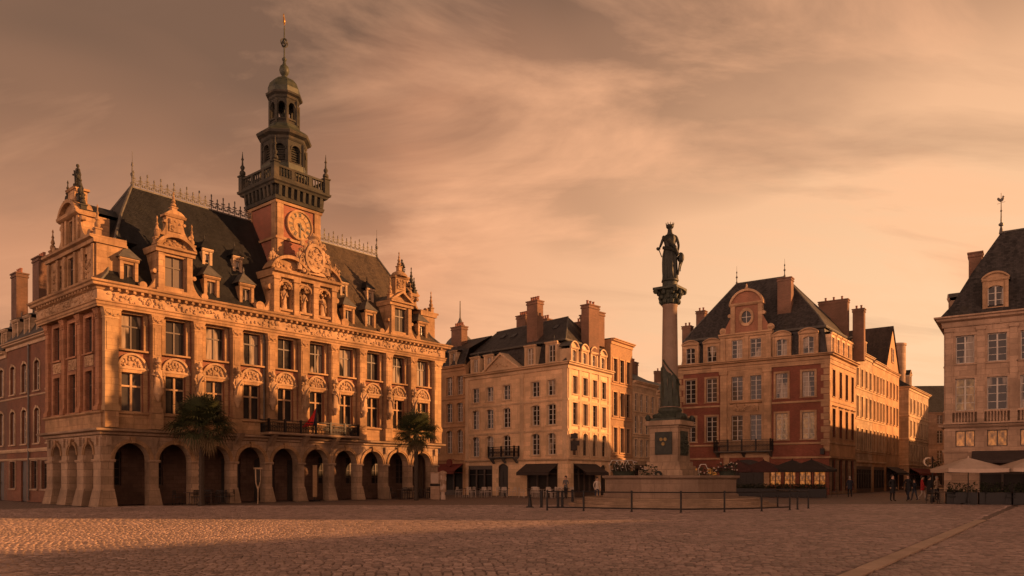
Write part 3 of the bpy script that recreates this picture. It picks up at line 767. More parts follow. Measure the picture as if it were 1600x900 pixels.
# side gables
def side_gable(fr, rev):
    u = 4.1; g = MB()
    wall(g, fr, .5, 7.7, 12.5, 14.95, [(u-.5, u+.5, 12.75, 14.6), (u-2.3, u-1.5, 12.9, 14.4), (u+1.5, u+2.3, 12.9, 14.4)], .25, n=.1)
    for s in (.5, 7.7): g.face([fr(s, .1, 12.5), fr(s, -1.6, 12.5), fr(s, -1.6, 14.95), fr(s, .1, 14.95)])
    for c in (.75, 2.2, 3.3, 4.9, 6.0, 7.45) if True else (): g.box(fr, c-.15, c+.15, .103, .24, 12.5, 14.75)
    g.carve(fr, 1.3, 2.0, 13.0, 14.3, .1, 14, .11); g.carve(fr, 6.2, 6.9, 13.0, 14.3, .1, 14, .11)
    g.band(fr, .4, 7.8, [(-1.5, 14.8), (.28, 14.8), (.3, 15.0), (.48, 15.06), (.5, 15.2), (-1.5, 15.24)])
    wall(g, fr, 2.75, 5.45, 15.24, 17.0, [(u-.4, u+.4, 15.5, 16.75)], .2, n=.1)
    for s in (2.75, 5.45): g.face([fr(s, .1, 15.24), fr(s, -1.5, 15.24), fr(s, -1.5, 17.0), fr(s, .1, 17.0)])
    for c in (2.95, 3.5, 4.7, 5.25): g.box(fr, c-.15, c+.15, .103, .22, 15.24, 16.85)
    g.band(fr, 2.6, 5.6, [(-.8, 16.85), (.24, 16.85), (.4, 16.95), (.42, 17.1), (-.8, 17.14)])
    p = arc_pts(2.95, 5.25, 17.14, .6, 12); q = arc_pts(2.7, 5.5, 17.14, .82, 12)
    for i in range(12): g.ext(fr, [p[i], q[i], q[i+1], p[i+1]], -.6, .4)
    g.ext(fr, p, -.5, .14)
    volute(g, fr, 5.45, 15.24, 1.6, 1.5, 1, -.1, .1); volute(g, fr, 2.75, 15.24, 1.6, 1.5, -1, -.1, .1)
    g.box(fr, u-.5, u+.5, -.6, .1, 17.7, 18.55); g.band(fr, u-.62, u+.62, [(-.7, 18.55), (.15, 18.55), (.24, 18.65), (-.7, 18.68)])
    volute(g, fr, u+.5, 17.85, .5, .7, 1, -.3, 0); volute(g, fr, u-.5, 17.85, .5, .7, -1, -.3, 0)
    o = g.build('side_gable', M_hall, hall)
    for (cc, zz, w_, h_) in ((u, 12.75, 1.0, 1.85), (u, 15.5, .8, 1.25)):
        wm = MB(); win_frame_mb(wm, w_, h_, 0, 'sash2', .15, 0); win_glass_mb(wm, w_, h_, .15, 1); wm.build('window', [M_frame_d, M_glass], o, fr.mat(cc, .1, zz))
    for cc in (u-1.9, u+1.9):
        wm = MB(); wm.face([(-.4, .2, 0), (.4, .2, 0), (.4, .2, 1.5), (-.4, .2, 1.5)]); wm.carve(Fr((0, .2), (1, 0)), -.3, .3, .1, 1.4, 0, 22, .13); wm.build('niche_relief', M_orn, o, fr.mat(cc, .1, 12.9))
    q = MB(); figure(q, Matrix.Identity(4), 1.55, 5); q.carve(ID, -.25, .25, .2, 1.3, .12, 18, .1); q.build('gable_figure', M_dstone, o, fr.mat(u, -.25, 18.68))
    for cc, zz, hh in ((.75, 15.22, 1.8), (7.45, 15.22, 1.8), (2.8, 17.12, 1.4), (5.4, 17.12, 1.4), (u-.95, 17.75, 1.7), (u+.95, 17.75, 1.7)):
        link('pinnacle', obelisk_me(hh, M_dstone if zz > 17 else M_hall), o, fr.mat(cc, -.05, zz))
    rr = MB()
    for a_, b_ in ((2.6, 4.1), (5.6, 4.1)): rr.face([fr(a_, .05, 17.15), fr(b_, .05, 18.0), fr(b_, -4.0, 18.0), fr(a_, -4.0, 17.15)])
    rr.face([fr(2.76, 0, 17.0), fr(2.76, -3.5, 17.0), fr(2.76, -3.5, 15.2), fr(2.76, 0, 15.2)]); rr.face([fr(5.44, 0, 17.0), fr(5.44, -3.5, 17.0), fr(5.44, -3.5, 15.2), fr(5.44, 0, 15.2)])
    rr.face([fr(.5, 0, 15.2), fr(7.7, 0, 15.2), fr(7.7, -2.2, 15.2), fr(.5, -2.2, 15.2)])
    rr.build('gable_roof', M_slate, o)
side_gable(LF, 0); side_gable(RF, 1)

# balcony over the middle arches
bc = MB(); b0, b1 = 9.75, 17.1
bc.band(F, b0, b1, [(.1, 4.44), (1.0, 4.44), (1.06, 4.5), (1.06, 4.6), (.1, 4.6)])
for u in [bays[3]-1.1] + [bays[i]+1.255 for i in (3, 4, 5)] : bc.hexa([F(u-.14, .16, 3.75), F(u+.14, .16, 3.75), F(u+.14, .3, 3.75), F(u-.14, .3, 3.75)], [F(u-.16, .16, 4.435), F(u+.16, .16, 4.435), F(u+.16, .92, 4.435), F(u-.16, .92, 4.435)])
bo = bc.build('balcony', M_base, hall)
rl = MB()
def railing_panel(mb, p, q, z0, z1, posts, dens=.13, scroll=True):
    p = Vector(p); q = Vector(q); L = (q-p).length; d = (q-p)/L; fr = Fr((p.x, p.y), (d.x, d.y))
    mb.box(fr, 0, L, -.03, .03, z1-.05, z1); mb.box(fr, 0, L, -.02, .02, z0+.05, z0+.09); mb.box(fr, 0, L, -.015, .015, z1-.22, z1-.18)
    k = int(L/dens)
    for i in range(1, k):
        u = L*i/k; mb.box(fr, u-.014, u+.014, -.014, .014, z0+.09, z1-.22)
        if scroll and i % 2: mb.ring(fr, u, (z0+z1)/2-.05, .07, .105, -.012, .012, 0, 360, 8)
    for i in range(posts+1):
        u = L*i/posts; mb.box(fr, u-.06, u+.06, -.06, .06, z0, z1+.06)
for p, q, n in (((b0+.05, -1.0), (b1-.05, -1.0), 6), ((b0+.05, -.12), (b0+.05, -1.0), 1), ((b1-.05, -1.0), (b1-.05, -.12), 1)):
    railing_panel(rl, p, q, 4.605, 5.42, n)
rl.build('railing', M_iron, bo)

# ================================================================== tower of the town hall
T = MB(); TX, TY, TW = 13.42, 2.78, 3.5; h = TW/2
def sq(hh): return [(TX-hh, TY-hh), (TX+hh, TY-hh), (TX+hh, TY+hh), (TX-hh, TY+hh)]
tfs = [Fr((TX-h, TY-h), (1, 0)), Fr((TX+h, TY-h), (0, 1)), Fr((TX+h, TY+h), (-1, 0)), Fr((TX-h, TY+h), (0, -1))]
for fr in tfs: wall(T, fr, 0, TW, 12.5, 20.9)
tw = T.build('tower', M_redbrick, hall)
q = MB()
for fr in tfs:
    for c in (.24, TW-.24): q.box(fr, c-.24, c+.24, .003, .10, 12.5, 20.6)
    q.band(fr, 0, TW, [(.003, 18.0), (.14, 18.0), (.16, 18.16), (.003, 18.2)], 0, 1, 1)
    q.band(fr, 0, TW, [(.003, 20.45), (.13, 20.45), (.16, 20.62), (.003, 20.66)], 0, 1, 1)
q.build('tower_quoin', M_hall, tw)
q = MB()
for fr in tfs:
    q.band(fr, 0, TW, [(.003, 20.67), (.2, 20.67), (.26, 20.9), (.003, 20.9)], 0, 1, 1)
    for i in range(8):
        u = (i+.5)*(TW+.3)/8 - .15; q.hexa([fr(u-.1, .003, 20.9), fr(u+.1, .003, 20.9), fr(u+.1, .3, 20.9), fr(u-.1, .3, 20.9)], [fr(u-.11, .003, 21.6), fr(u+.11, .003, 21.6), fr(u+.11, .38, 21.6), fr(u-.11, .38, 21.6)])
    q.band(fr, 0, TW, [(.003, 20.9), (.16, 20.9), (.2, 21.6), (.003, 21.6)], 0, 1, 1)
    q.band(fr, 0, TW, [(.003, 21.6), (.40, 21.6), (.46, 21.72), (.58, 21.8), (.6, 21.95), (.003, 22.0)], 0, 1, 1)
q.build('tower_cornice', M_dstone, tw)
q = MB(); hb = h+.36
bfs = [Fr((TX-hb, TY-hb), (1, 0)), Fr((TX+hb, TY-hb), (0, 1)), Fr((TX+hb, TY+hb), (-1, 0)), Fr((TX-hb, TY+hb), (0, -1))]
for fr in bfs:
    L = 2*hb
    q.band(fr, 0, L, [(-.14, 22.003), (.03, 22.003), (.03, 22.17), (-.14, 22.17)], 0, 0, 0); q.box(fr, 0, L, -.16, .05, 22.78, 22.92)
    for i in range(1, 18):
        if i % 6: 
            c = fr(L*i/18, -.05, 0); q.lathe(c.x, c.y, 22.17, [(.05, 0), (.085, .14), (.05, .34), (.06, .5), (.06, .61)], 6)
        else: q.box(fr, L*i/18-.13, L*i/18+.13, -.15, .04, 22.17, 22.78)
q.build('balustrade', M_dstone, tw)
for x_, y_ in sq(hb-.05):
    p = MB(); p.bx(-.2, .2, -.2, .2, 0, 1.0); p.bx(-.26, .26, -.26, .26, 1.0, 1.1); p.lathe(0, 0, 1.1, [(.1, 0), (.22, .15), (.2, .3), (.08, .42), (.15, .55), (.16, .65), (.07, .78), (.05, 1.1), (.1, 1.2), (.05, 1.3), (.012, 1.75)], 8)
    p.build('corner_pinnacle', M_dstone, tw, Matrix.Translation((x_, y_, 22.0)))
# clock
ck = MB(); f0 = Fr((0, 0), (1, 0)); ck.disc(f0, 0, 0, .95, .003, .09, 36); cko = ck.build('clock_face', M_clock, hall, tfs[0].mat(TW/2+.05, 0, 19.28))
p = MB(); p.ring(f0, 0, 0, .93, 1.05, .003, .17, 0, 360, 36); p.ring(f0, 0, 0, .52, .56, .09, .115, 0, 360, 30); p.build('clock_rim', M_hall, cko)
roman = ['XII', 'I', 'II', 'III', 'IIII', 'V', 'VI', 'VII', 'VIII', 'IX', 'X', 'XI']
for i, tx in enumerate(roman):
    p = MB()
    a0 = -R(30*i); ca, sa = math.cos(a0), math.sin(a0)
    def rot(u, z): return (u*ca - z*sa, u*sa + z*ca)
    widths = {'I': .055, 'V': .12, 'X': .12}; tot = sum(widths[c] for c in tx); x0 = -tot/2
    for c in tx:
        wd = widths[c]; xm = x0 + wd/2; t = .016
        segs = {'I': [((0, 0), (0, 1))], 'V': [((-.04, 1), (0, 0)), ((.04, 1), (0, 0))], 'X': [((-.04, 0), (.04, 1)), ((.04, 0), (-.04, 1))]}[c]
        for (xa, za), (xb, zb) in segs:
            A_ = (xm+xa, .60+za*.26); B_ = (xm+xb, .60+zb*.26)
            p.ext(f0, [rot(A_[0]-t, A_[1]), rot(A_[0]+t, A_[1]), rot(B_[0]+t, B_[1]), rot(B_[0]-t, B_[1])], .092, .11)
        x0 += wd
    p.build('numeral', M_black, cko)
for nm, ang, ln, wd in (('hour_hand', -R(135), .5, .06), ('minute_hand', -R(180), .78, .042)):
    p = MB(); p.ext(f0, [(-wd*.6, -.2), (wd*.6, -.2), (wd, ln*.6), (0, ln), (-wd, ln*.6)], .13 if nm[0] == 'h' else .155, .15 if nm[0] == 'h' else .175); p.disc(f0, 0, 0, .1, .12, .17, 12)
    p.build(nm, M_black, cko, Matrix.Rotation(-ang, 4, 'Y') if False else Matrix.Rotation(-ang, 4, 'Y'))
# octagonal stages (flat face to the front)
Q8 = math.pi/8
def octa(mb, prof, z, smooth=False): mb.lathe(TX, TY, z, [(r_/math.cos(Q8), h_) for r_, h_ in prof], 8, 0, smooth, Q8)
q = MB(); octa(q, [(1.85, 0), (1.75, .3), (1.6, .7), (1.52, 1.2), (1.5, 1.6)], 22.02); q.build('tower_skirt', M_copper, tw)
def stage(name, ap, z0, z1, ow, oz0, oz1, th, mat, louv):
    q = MB(); side = 2*ap*math.tan(Q8)
    for k in range(8):
        an = k*math.pi/4; nx, ny = math.sin(an), -math.cos(an); d = (-ny, nx); d = (math.cos(an), math.sin(an))
        o = (TX + nx*ap - d[0]*side/2, TY + ny*ap - d[1]*side/2); fr = Fr(o, d)
        wall(q, fr, 0, side, z0, z1, [(side/2-ow/2, side/2+ow/2, oz0, oz1, ow/2)], th)
        wall(q, fr, th*.42, side-th*.42, z0, z1, [(side/2-ow/2, side/2+ow/2, oz0, oz1, ow/2)], .01, n=-th)
        q.box(fr, -.09, .09, -.06, .09, z0, z1-.1); q.ring(fr, side/2, oz1-ow/2, ow/2, ow/2+.09, .003, .06, 0, 180, 10)
        q.box(fr, side/2-ow/2-.1, side/2+ow/2+.1, -.02, .07, oz0-.12, oz0)
        if louv:
            for i in range(7): z = oz0 + (oz1-oz0)*i/7; q.face([fr(side/2-ow/2, -th*.5, z), fr(side/2+ow/2, -th*.5, z), fr(side/2+ow/2, -th*.95, z+.22), fr(side/2-ow/2, -th*.95, z+.22)])
    return q.build(name, mat, tw)
stage('belfry_stage', 1.40, 22.9, 25.3, .7, 23.75, 24.95, .3, M_dstone, True)
q = MB(); octa(q, [(1.43, 0), (1.5, .1), (1.5, .26), (1.74, .38), (1.8, .52), (1.77, .58)], 25.26); q.build('belfry_cornice', M_dstone, tw)
q = MB(); octa(q, [(1.77, 0), (1.54, .2), (1.3, .36), (1.08, .52), (1.0, .72), (.98, .8)], 25.85); q.build('belfry_roof', M_copper, tw)
stage('lantern', .9, 26.6, 28.45, .46, 27.0, 28.15, .16, M_dstone, False)
q = MB(); q.lathe(TX, TY, 27.1, [(.34, 0), (.33, .08), (.26, .2), (.22, .5), (.14, .62), (.04, .66), (.04, 1.2)], 14); q.build('bell', M_bronze, tw)
q = MB(); octa(q, [(.92, 0), (.98, .06), (1.0, .2), (1.18, .3), (1.21, .42), (1.06, .46)], 28.4); q.build('lantern_cornice', M_dstone, tw)
q = MB(); octa(q, [(1.04, 0), (1.06, .38), (.93, .80), (.66, 1.12), (.33, 1.32), (.2, 1.42)], 28.86); q.build('dome', M_copper, tw)
q = MB(); q.lathe(TX, TY, 30.22, [(.2, 0), (.18, .16), (.30, .32), (.36, .55), (.30, .8), (.13, .98), (.09, 1.18), (.16, 1.28), (.17, 1.38), (.05, 1.5), (.04, 3.5), (.02, 3.8)], 10)
q.build('spire', M_copper, tw)
q = MB(); c = (TX, TY, 32.75)
q.ring(Fr((TX, TY), (1, 0)), 0, c[2], .25, .31, -.03, .03, 0, 360, 16); q.ring(Fr((TX, TY), (0, 1)), 0, c[2], .25, .31, -.03, .03, 0, 360, 16); q.ball(c, .1)
q.build('armillary_sphere', M_bronze, tw)
def rooster_me(k, mat):
    a = MB(); f0 = Fr((0, 0), (1, 0))
    pts = [(-.10, .0), (.12, .0), (.26, .12), (.34, .34), (.36, .52), (.30, .62), (.24, .70), (.16, .62), (.14, .46), (.02, .36), (-.14, .40), (-.26, .58), (-.42, .62), (-.50, .46), (-.40, .26), (-.24, .10)]
    a.ext(f0, [(u*k, z*k) for u, z in pts], -.04*k, .04*k)
    a.ext(f0, [(.36*k, .5*k), (.46*k, .46*k), (.36*k, .56*k)], -.02*k, .02*k); a.bx(-.02*k, .02*k, -.02*k, .02*k, -.25*k, .02*k)
    a.ball((0, 0, .2*k), .2*k, .09*k, .2*k); a.bx(-.5*k, .5*k, -.012*k, .012*k, -.16*k, -.13*k)
    return a.data('weathercock', mat)
link('weathercock', rooster_me(.85, M_gold), tw, Matrix.Translation((TX, TY, 34.1)) @ Matrix.Rotation(R(50), 4, 'Z'))
# ================================================================== houses
def to_local(origin, d, p):
    d = Vector(d).normalized(); i = Vector((-d.y, d.x)); q = Vector((p[0]-origin[0], p[1]-origin[1]))
    return (q.dot(d), q.dot(i))

class House:
    def __init__(s, name, label, origin, d, cat='house', group=None):
        s.d = Vector(d).normalized(); s.o = origin
        s.e = thing(name, label, cat, (origin[0], origin[1], 0), s.d, group)
        s.w = MB(); s.t = MB(); s.parts = []
    def face(s, fr, L, z0, z1, cols, floors, depth=.2, extra=(), n=0.0):
        """cols: list of u; floors: list of dict(z, h, w, rise, style, gm, fm, sm, sur, sill, head, skip)"""
        ops = list(extra)
        for fl in floors:
            for i, u in enumerate(fl.get('cols', cols)):
                if i in fl.get('skip', ()): continue
                w_ = fl.get('w', 1.0); r_ = fl.get('rise', 0)
                ops.append((u-w_/2, u+w_/2, fl['z'], fl['z']+fl['h'], r_) if r_ else (u-w_/2, u+w_/2, fl['z'], fl['z']+fl['h']))
                gm = fl.get('gm', M_glass); gm = gm[i % len(gm)] if isinstance(gm, (list, tuple)) else gm
                window(s.e, fr, u, fl['z'], w_, fl['h'], r_, fl.get('style', 'casement'), min(depth, .16), fl.get('sur', (.13, .05)), fl.get('sill', .1), fl.get('head', 0), fl.get('fm', M_frame_w), gm, fl.get('sm', s.sm), n=n)
        wall(s.w, fr, 0, L, z0, z1, ops, depth, n=n)
    def course(s, fr, L, z, p=.12, h=.16, e0=1, e1=1):
        a = MB(); a.band(fr, 0, L, [(.003, z-h), (p*.6, z-h), (p, z-h*.5), (p, z-.02), (.003, z)], 0, e0, e1); s.parts.append(('string_course', a))
    def cornice(s, fr, L, z, p=.5, h=.5, e0=1, e1=1, dent=0):
        a = MB(); s.parts.append(('cornice', a)); a.band(fr, 0, L, [(.003, z-h), (p*.2, z-h), (p*.25, z-h*.55), (p*.7, z-h*.4), (p*.75, z-h*.22), (p, z-h*.15), (p, z-.01), (.003, z+.02)], 0, e0, e1)
        if dent:
            k = int(L/dent)
            for i in range(k): a.box(fr, (i+.3)*L/k, (i+.7)*L/k, p*.22, p*.62, z-h*.56, z-h*.41)
    def finish(s, wm, tm):
        s.w.build('wall', wm, s.e)
        if s.t.v: s.t.build('architrave', tm, s.e)
        for nm, a in s.parts: a.build(nm, tm, s.e)

def shopfront(h, fr, u0, u1, z1, nbay, gm=None, awning=None, fm=None, sign=None):
    """timber shop front set in a wide opening: posts, glass, stall riser, fascia"""
    gm = gm or M_shop; fm = fm or M_frame_d
    L = u1-u0; a = MB(); a.face([fr(u0, -.14, 0.0), fr(u1, -.14, 0.0), fr(u1, -.14, z1), fr(u0, -.14, z1)]); o = a.build('shop_window', gm, h.e)
    b = MB(); b.box(fr, u0, u1, -.13, -.03, 0, .45); b.box(fr, u0, u1, -.13, -.02, z1-.35, z1)
    for i in range(nbay+1):
        u = u0 + L*i/nbay; b.box(fr, max(u0, u-.06), min(u1, u+.06), -.13, .0, .45, z1-.35)
    b.box(fr, u0, u1, -.12, -.06, z1-.85, z1-.79)
    b.build('shop_frame', fm, o)
    if awning:
        c = MB(); dp, dr, vz = 1.25, .75, .22
        c.hexa([fr(u0-.1, .02, z1+.06), fr(u1+.1, .02, z1+.06), fr(u1+.1, dp, z1+.06-dr), fr(u0-.1, dp, z1+.06-dr)], [fr(u0-.1, .02, z1+.09), fr(u1+.1, .02, z1+.09), fr(u1+.1, dp+.02, z1+.09-dr), fr(u0-.1, dp+.02, z1+.09-dr)])
        c.box(fr, u0-.1, u1+.1, dp-.005, dp+.025, z1+.06-dr-vz, z1+.06-dr)
        for u in (u0, u1): c.tube([fr(u, .02, z1-.8), fr(u, dp, z1+.02-dr)], .02, 5)
        c.build('awning', awning, h.e)

def iron_balcony(h, fr, u0, u1, z, dp=.75, hh=.95, mat=None):
    a = MB(); a.band(fr, u0, u1, [(.06, z-.14), (dp-.06, z-.14), (dp, z-.06), (dp, z), (.06, z)])
    for u in (u0+.2, (u0+u1)/2, u1-.2): a.hexa([fr(u-.1, .06, z-.6), fr(u+.1, .06, z-.6), fr(u+.1, .14, z-.6), fr(u-.1, .14, z-.6)], [fr(u-.12, .06, z-.14), fr(u+.12, .06, z-.14), fr(u+.12, dp-.1, z-.14), fr(u-.12, dp-.1, z-.14)])
    o = a.build('balcony', mat or M_lead, h.e)
    b = MB()
    for p, q, n in ((fr(u0+.05, dp-.06, 0), fr(u1-.05, dp-.06, 0), max(2, int((u1-u0)/1.2))), (fr(u0+.05, .05, 0), fr(u0+.05, dp-.06, 0), 1), (fr(u1-.05, dp-.06, 0), fr(u1-.05, .05, 0), 1)):
        railing_panel(b, (p.x, p.y), (q.x, q.y), z+.003, z+hh, n)
    b.build('railing', M_iron, o)

# ------------------------------------------------------------------ brick row beside the town hall (far left)
def hall_pt(a, s): 
    i = Vector((-HD.y, HD.x)); p = Vector((-22.8, 42.0)) + HD*a + i*s; return (p.x, p.y)
LD = Vector((HD.y, -HD.x))          # along the side street, left to right as seen: from far back to the hall
def side_row(s0, s1, label, mat, eave, ridge, cols, shopcols):
    o = hall_pt(.55, s1); L = s1-s0
    H = House('brick_house', label, o, LD); H.sm = M_pale
    fr = Fr((0, 0), (1, 0)); H.face(fr, L, 0, eave, cols, [dict(z=3.95, h=2.3, w=.95, rise=.15, gm=(M_glassb, M_glass)), dict(z=7.45, h=1.95, w=.95, rise=.12, gm=(M_glassc, M_glass))],
        extra=[(u-.55, u+.55, 0.0 if k % 3 == 1 else .9, 2.75) for k, u in enumerate(shopcols)])
    for k, u in enumerate(shopcols):
        if k % 3 == 1:
            d = MB(); d.box(ID, -.55, .55, -.16, -.1, 0, 2.75)
            for zz in (.25, 1.3): d.box(ID, -.4, .4, -.1, -.07, zz, zz+.85)
            d.build('door', M_door, H.e, fr.mat(u, 0, .01))
        else: window(H.e, fr, u, .9, 1.1, 1.85, 0, 'casement', .16, (.12, .05), .1, 0, M_frame_d, M_shop, M_base)
    H.course(fr, L, 3.6, .14, .25, 0, 0); H.course(fr, L, 2.95, .1, .14, 0, 0); H.course(fr, L, 7.2, .08, .12, 0, 0); H.cornice(fr, L, eave, .45, .45, 0, 0)
    D = 8
    for u, q in ((0, 0), (L, 0)): H.w.face([(u, 0, 0), (u, D, 0), (u, D, eave), (u, D/2, ridge), (u, 0, eave)])
    H.w.face([(0, D, 0), (L, D, 0), (L, D, eave), (0, D, eave)])
    r = MB(); pts = [(-.35, eave), (.15, eave+.5), (1.1, eave+2.2), (D/2, ridge)]
    for (y0, z0), (y1, z1) in zip(pts, pts[1:]):
        r.face([(0, y0, z0), (L, y0, z0), (L, y1, z1), (0, y1, z1)]); r.face([(0, D-y0, z0), (L, D-y0, z0), (L, D-y1, z1), (0, D-y1, z1)])
    r.build('roof', M_slateb, H.e)
    for u in cols[::1]: dormer(H.e, fr, u, eave+.1, 1.1, 1.45, n=-.2, depth=1.6, top='flat', ph=.25, wm=M_pale, rm=M_lead, style='plain', gm=M_glassc)
    H.finish(mat, M_pale); return H
H = side_row(8.25, 17.6, 'red brick house with grey dormers next to the town hall side wall', M_brownbrick, 11.0, 14.6, [1.2, 3.5, 5.9, 8.2], [1.2, 3.4, 5.4, 7.3, 8.75])
pass
dpp = MB(); dpp.tube([(4.6, -.1, .1), (4.6, -.1, 10.6)], .06); dpp.build('downpipe', M_lead, H.e)
H = side_row(17.6, 30, 'dark brick house at the far left edge beyond the red brick one', M_darkbrick, 10.6, 14.0, [1.6, 4.0, 6.4, 8.8, 11.2], [1.6, 4.0, 6.4, 8.8, 11.2])
chimney(H.e, 6.4, 2.6, 12, 17.7, 1.2, .8, 3, M_darkbrick); chimney(H.e, 11.3, 2.6, 12, 18.0, 1.3, .9, 3, M_darkbrick)

# ------------------------------------------------------------------ cream corner house (centre)
CO = (4.64, 63.0); CD = Vector((.723, -.69)); CS = Vector((.5646, .8254))
H = House('cream_house', 'large cream corner house with mansard roof, pediment and dark awnings', CO, CD); H.sm = M_creamtrim
cs = to_local((0, 0), CD, CS); CLr = 7.84
fl = Fr((-12.5, 0), (1, 0)); fr2 = Fr((0, 0), cs); eave = 11.2
colsL = [12.5-x for x in (11.1, 9.2, 7.06, 3.58, 1.75)]
gmx = (M_glass, M_glassc, M_glass, M_glass, M_glassc)
H.face(fl, 12.5, 0, eave, colsL, [dict(z=8.65, h=1.3, w=.92, gm=gmx, head=0), dict(z=6.15, h=1.75, w=.95, rise=.12, gm=gmx[::-1]), dict(z=3.6, h=1.85, w=.95, rise=.2, gm=gmx)],
    extra=[(.4, 3.6, 0, 2.75), (4.3, 5.6, 0, 2.9, .3), (7.9, 11.4, 0, 2.75)])
colsR = [1.2, 3.0, 4.75, 6.5]
H.face(fr2, CLr, 0, eave, colsR, [dict(z=8.75, h=1.5, w=.85, gm=(M_glassb, M_glass), fm=M_frame_d), dict(z=6.15, h=1.85, w=.85, gm=(M_glass, M_glassb), fm=M_frame_d), dict(z=3.55, h=1.9, w=.85, rise=.15, gm=(M_glassb, M_glass), fm=M_frame_d)],
    extra=[(1.0, 4.9, 0, 2.75), (5.9, 7.0, 0, 2.8, .3)])
shopfront(H, fl, .4, 3.6, 2.75, 3); shopfront(H, fl, 7.9, 11.4, 2.75, 3, awning=M_awn); shopfront(H, fr2, 1.0, 4.9, 2.75, 4, awning=M_awn)
d = MB(); d.box(ID, -.65, .65, -.2, -.14, 0, 2.9)
for sx in (-.33, .33): d.box(ID, sx-.24, sx+.24, -.14, -.11, .3, 2.2)
d.build('door', M_door, H.e, fl.mat(4.95, 0, .01)); d.build('door', M_door, H.e, fr2.mat(6.45, 0, .01) @ Matrix.Diagonal((.84, 1, .96, 1)))
for z, p in ((3.3, .2), (5.75, .08), (8.3, .08)):
    H.course(fl, 12.5, z, p, .2, 0, 1); H.course(fr2, CLr, z, p, .2, 1, 0)
H.cornice(fl, 12.5, eave+.15, .5, .55, 0, 1); H.cornice(fr2, CLr, eave+.15, .5, .55, 1, 0)
for fr, us in ((fl, (.25, 7.3, 12.2)), (fr2, (.35, 2.1, 3.9, 5.6, 7.5))):
    for u in us: pl_ = MB(); pl_.box(fr, u-.22, u+.22, .003, .07, 3.32, eave-.4); pl_.build('pilaster', M_creamtrim, H.e)
far = (cs[0]*CLr, cs[1]*CLr); bk = (-12.5, far[1])
H.w.face([(far[0], far[1], 0), (bk[0], bk[1], 0), (bk[0], bk[1], eave), (far[0], far[1], eave)]); H.w.face([(-12.5, 0, 0), (bk[0], bk[1], 0), (bk[0], bk[1], eave), (-12.5, 0, eave)])
poly = [(-12.5, 0), (0, 0), far, bk]
r = MB(); r0 = inset(poly, [.32, .32, 0, 0], eave+.17); r1 = inset(poly, [.8, .8, .05, .02], eave+2.1)
r2 = inset(poly, [.6, .6, .05, .02], eave+2.15)
A = Vector((-12.48, 4.2, 16.0)); B = Vector((-3.4, 4.2, 16.2)); r3 = [A, B, B, A]
roof_rings(r, [r0, r1]); roof_rings(r, [r2, r3], 0, False); r.build('roof', M_slateb, H.e)
ridge_roll(H.e, [A, B]); ridge_roll(H.e, [r2[1], B]); ridge_roll(H.e, [r2[0]+Vector((0, 0, .02)), r2[1]+Vector((0, 0, .02)), r2[2]+Vector((0, 0, .02))], .1, 'roof_break_moulding')
for x in (11.15, 9.35): dormer(H.e, fl, 12.5-x, eave+.19, 1.15, 1.4, n=.0, depth=1.4, top='flat', ph=.2, gm=M_glassc, rm=M_lead)
for x in (4.2, 1.75): dormer(H.e, fl, 12.5-x, eave+.19, 1.25, 1.65, n=.0, depth=1.5, top='flat', ph=.2, gm=M_glassc, rm=M_lead)
for u in (1.1, 2.9, 4.6, 6.3): dormer(H.e, fr2, u, eave+.19, 1.2, 1.15, n=.0, depth=1.2, top='arch', ph=.38, ow=.7, oh=.95, gm=M_glass, rm=M_lead)
p = MB(); p.ext(fl, [(2.9, eave+.17), (7.0, eave+.17), (4.95, eave+1.5)], -1.2, .2); p.ext(fl, [(2.6, eave+.17), (4.95, eave+1.7), (7.3, eave+.17), (7.0, eave+.175), (4.95, eave+1.52), (2.9, eave+.175)], -1.2, .42)
p.carve(fl, 4.0, 5.9, eave+.35, eave+.8, .2, 14, .12); p.build('pediment', M_creamtrim, H.e)
iron_balcony(H, fl, 3.7, 7.0, 3.5, .7, .9)
chimney(H.e, -5.0, 1.5, 12.8, 17.4, 1.25, .8, 4, M_chim); chimney(H.e, -1.1, 4.5, 12.5, 16.9, .85, 1.5, 3, M_chim)
chimney(H.e, -2.2, 6.2, 13.5, 16.6, 2.2, .8, 0, M_chim); chimney(H.e, -9.8, 5.2, 13.5, 17.4, 1.2, .8, 4, M_chim); chimney(H.e, -8.0, 6.2, 13.5, 16.9, 1.4, .8, 4, M_chim)
sk = MB()
for u, y in ((2.0, 2.6), (3.6, 2.4), (8.6, 2.6)):
    z = eave+2.15 + (y-.6)/3.6*2.75; sk.hexa([Vector((-12.5+u, y, z+.02)), Vector((-12.0+u, y, z+.02)), Vector((-12.0+u, y+.5, z+.40)), Vector((-12.5+u, y+.5, z+.40))], [Vector((-12.5+u, y-.05, z+.09)), Vector((-12.0+u, y-.05, z+.09)), Vector((-12.0+u, y+.45, z+.47)), Vector((-12.5+u, y+.45, z+.47))])
sk.build('skylight', M_glass, H.e)
# hanging shop sign brackets on the corner
sg = MB()
for z, w_ in ((4.9, .34), (4.3, .42), (3.9, .3)):
    sg.box(fr2, .32, .36, .1, .1+w_*2, z, z+.42)
sg.box(fr2, .33, .35, .0, .7, 4.75, 4.79); sg.build('hanging_sign', M_door, H.e)
H.finish(M_cream, M_creamtrim)

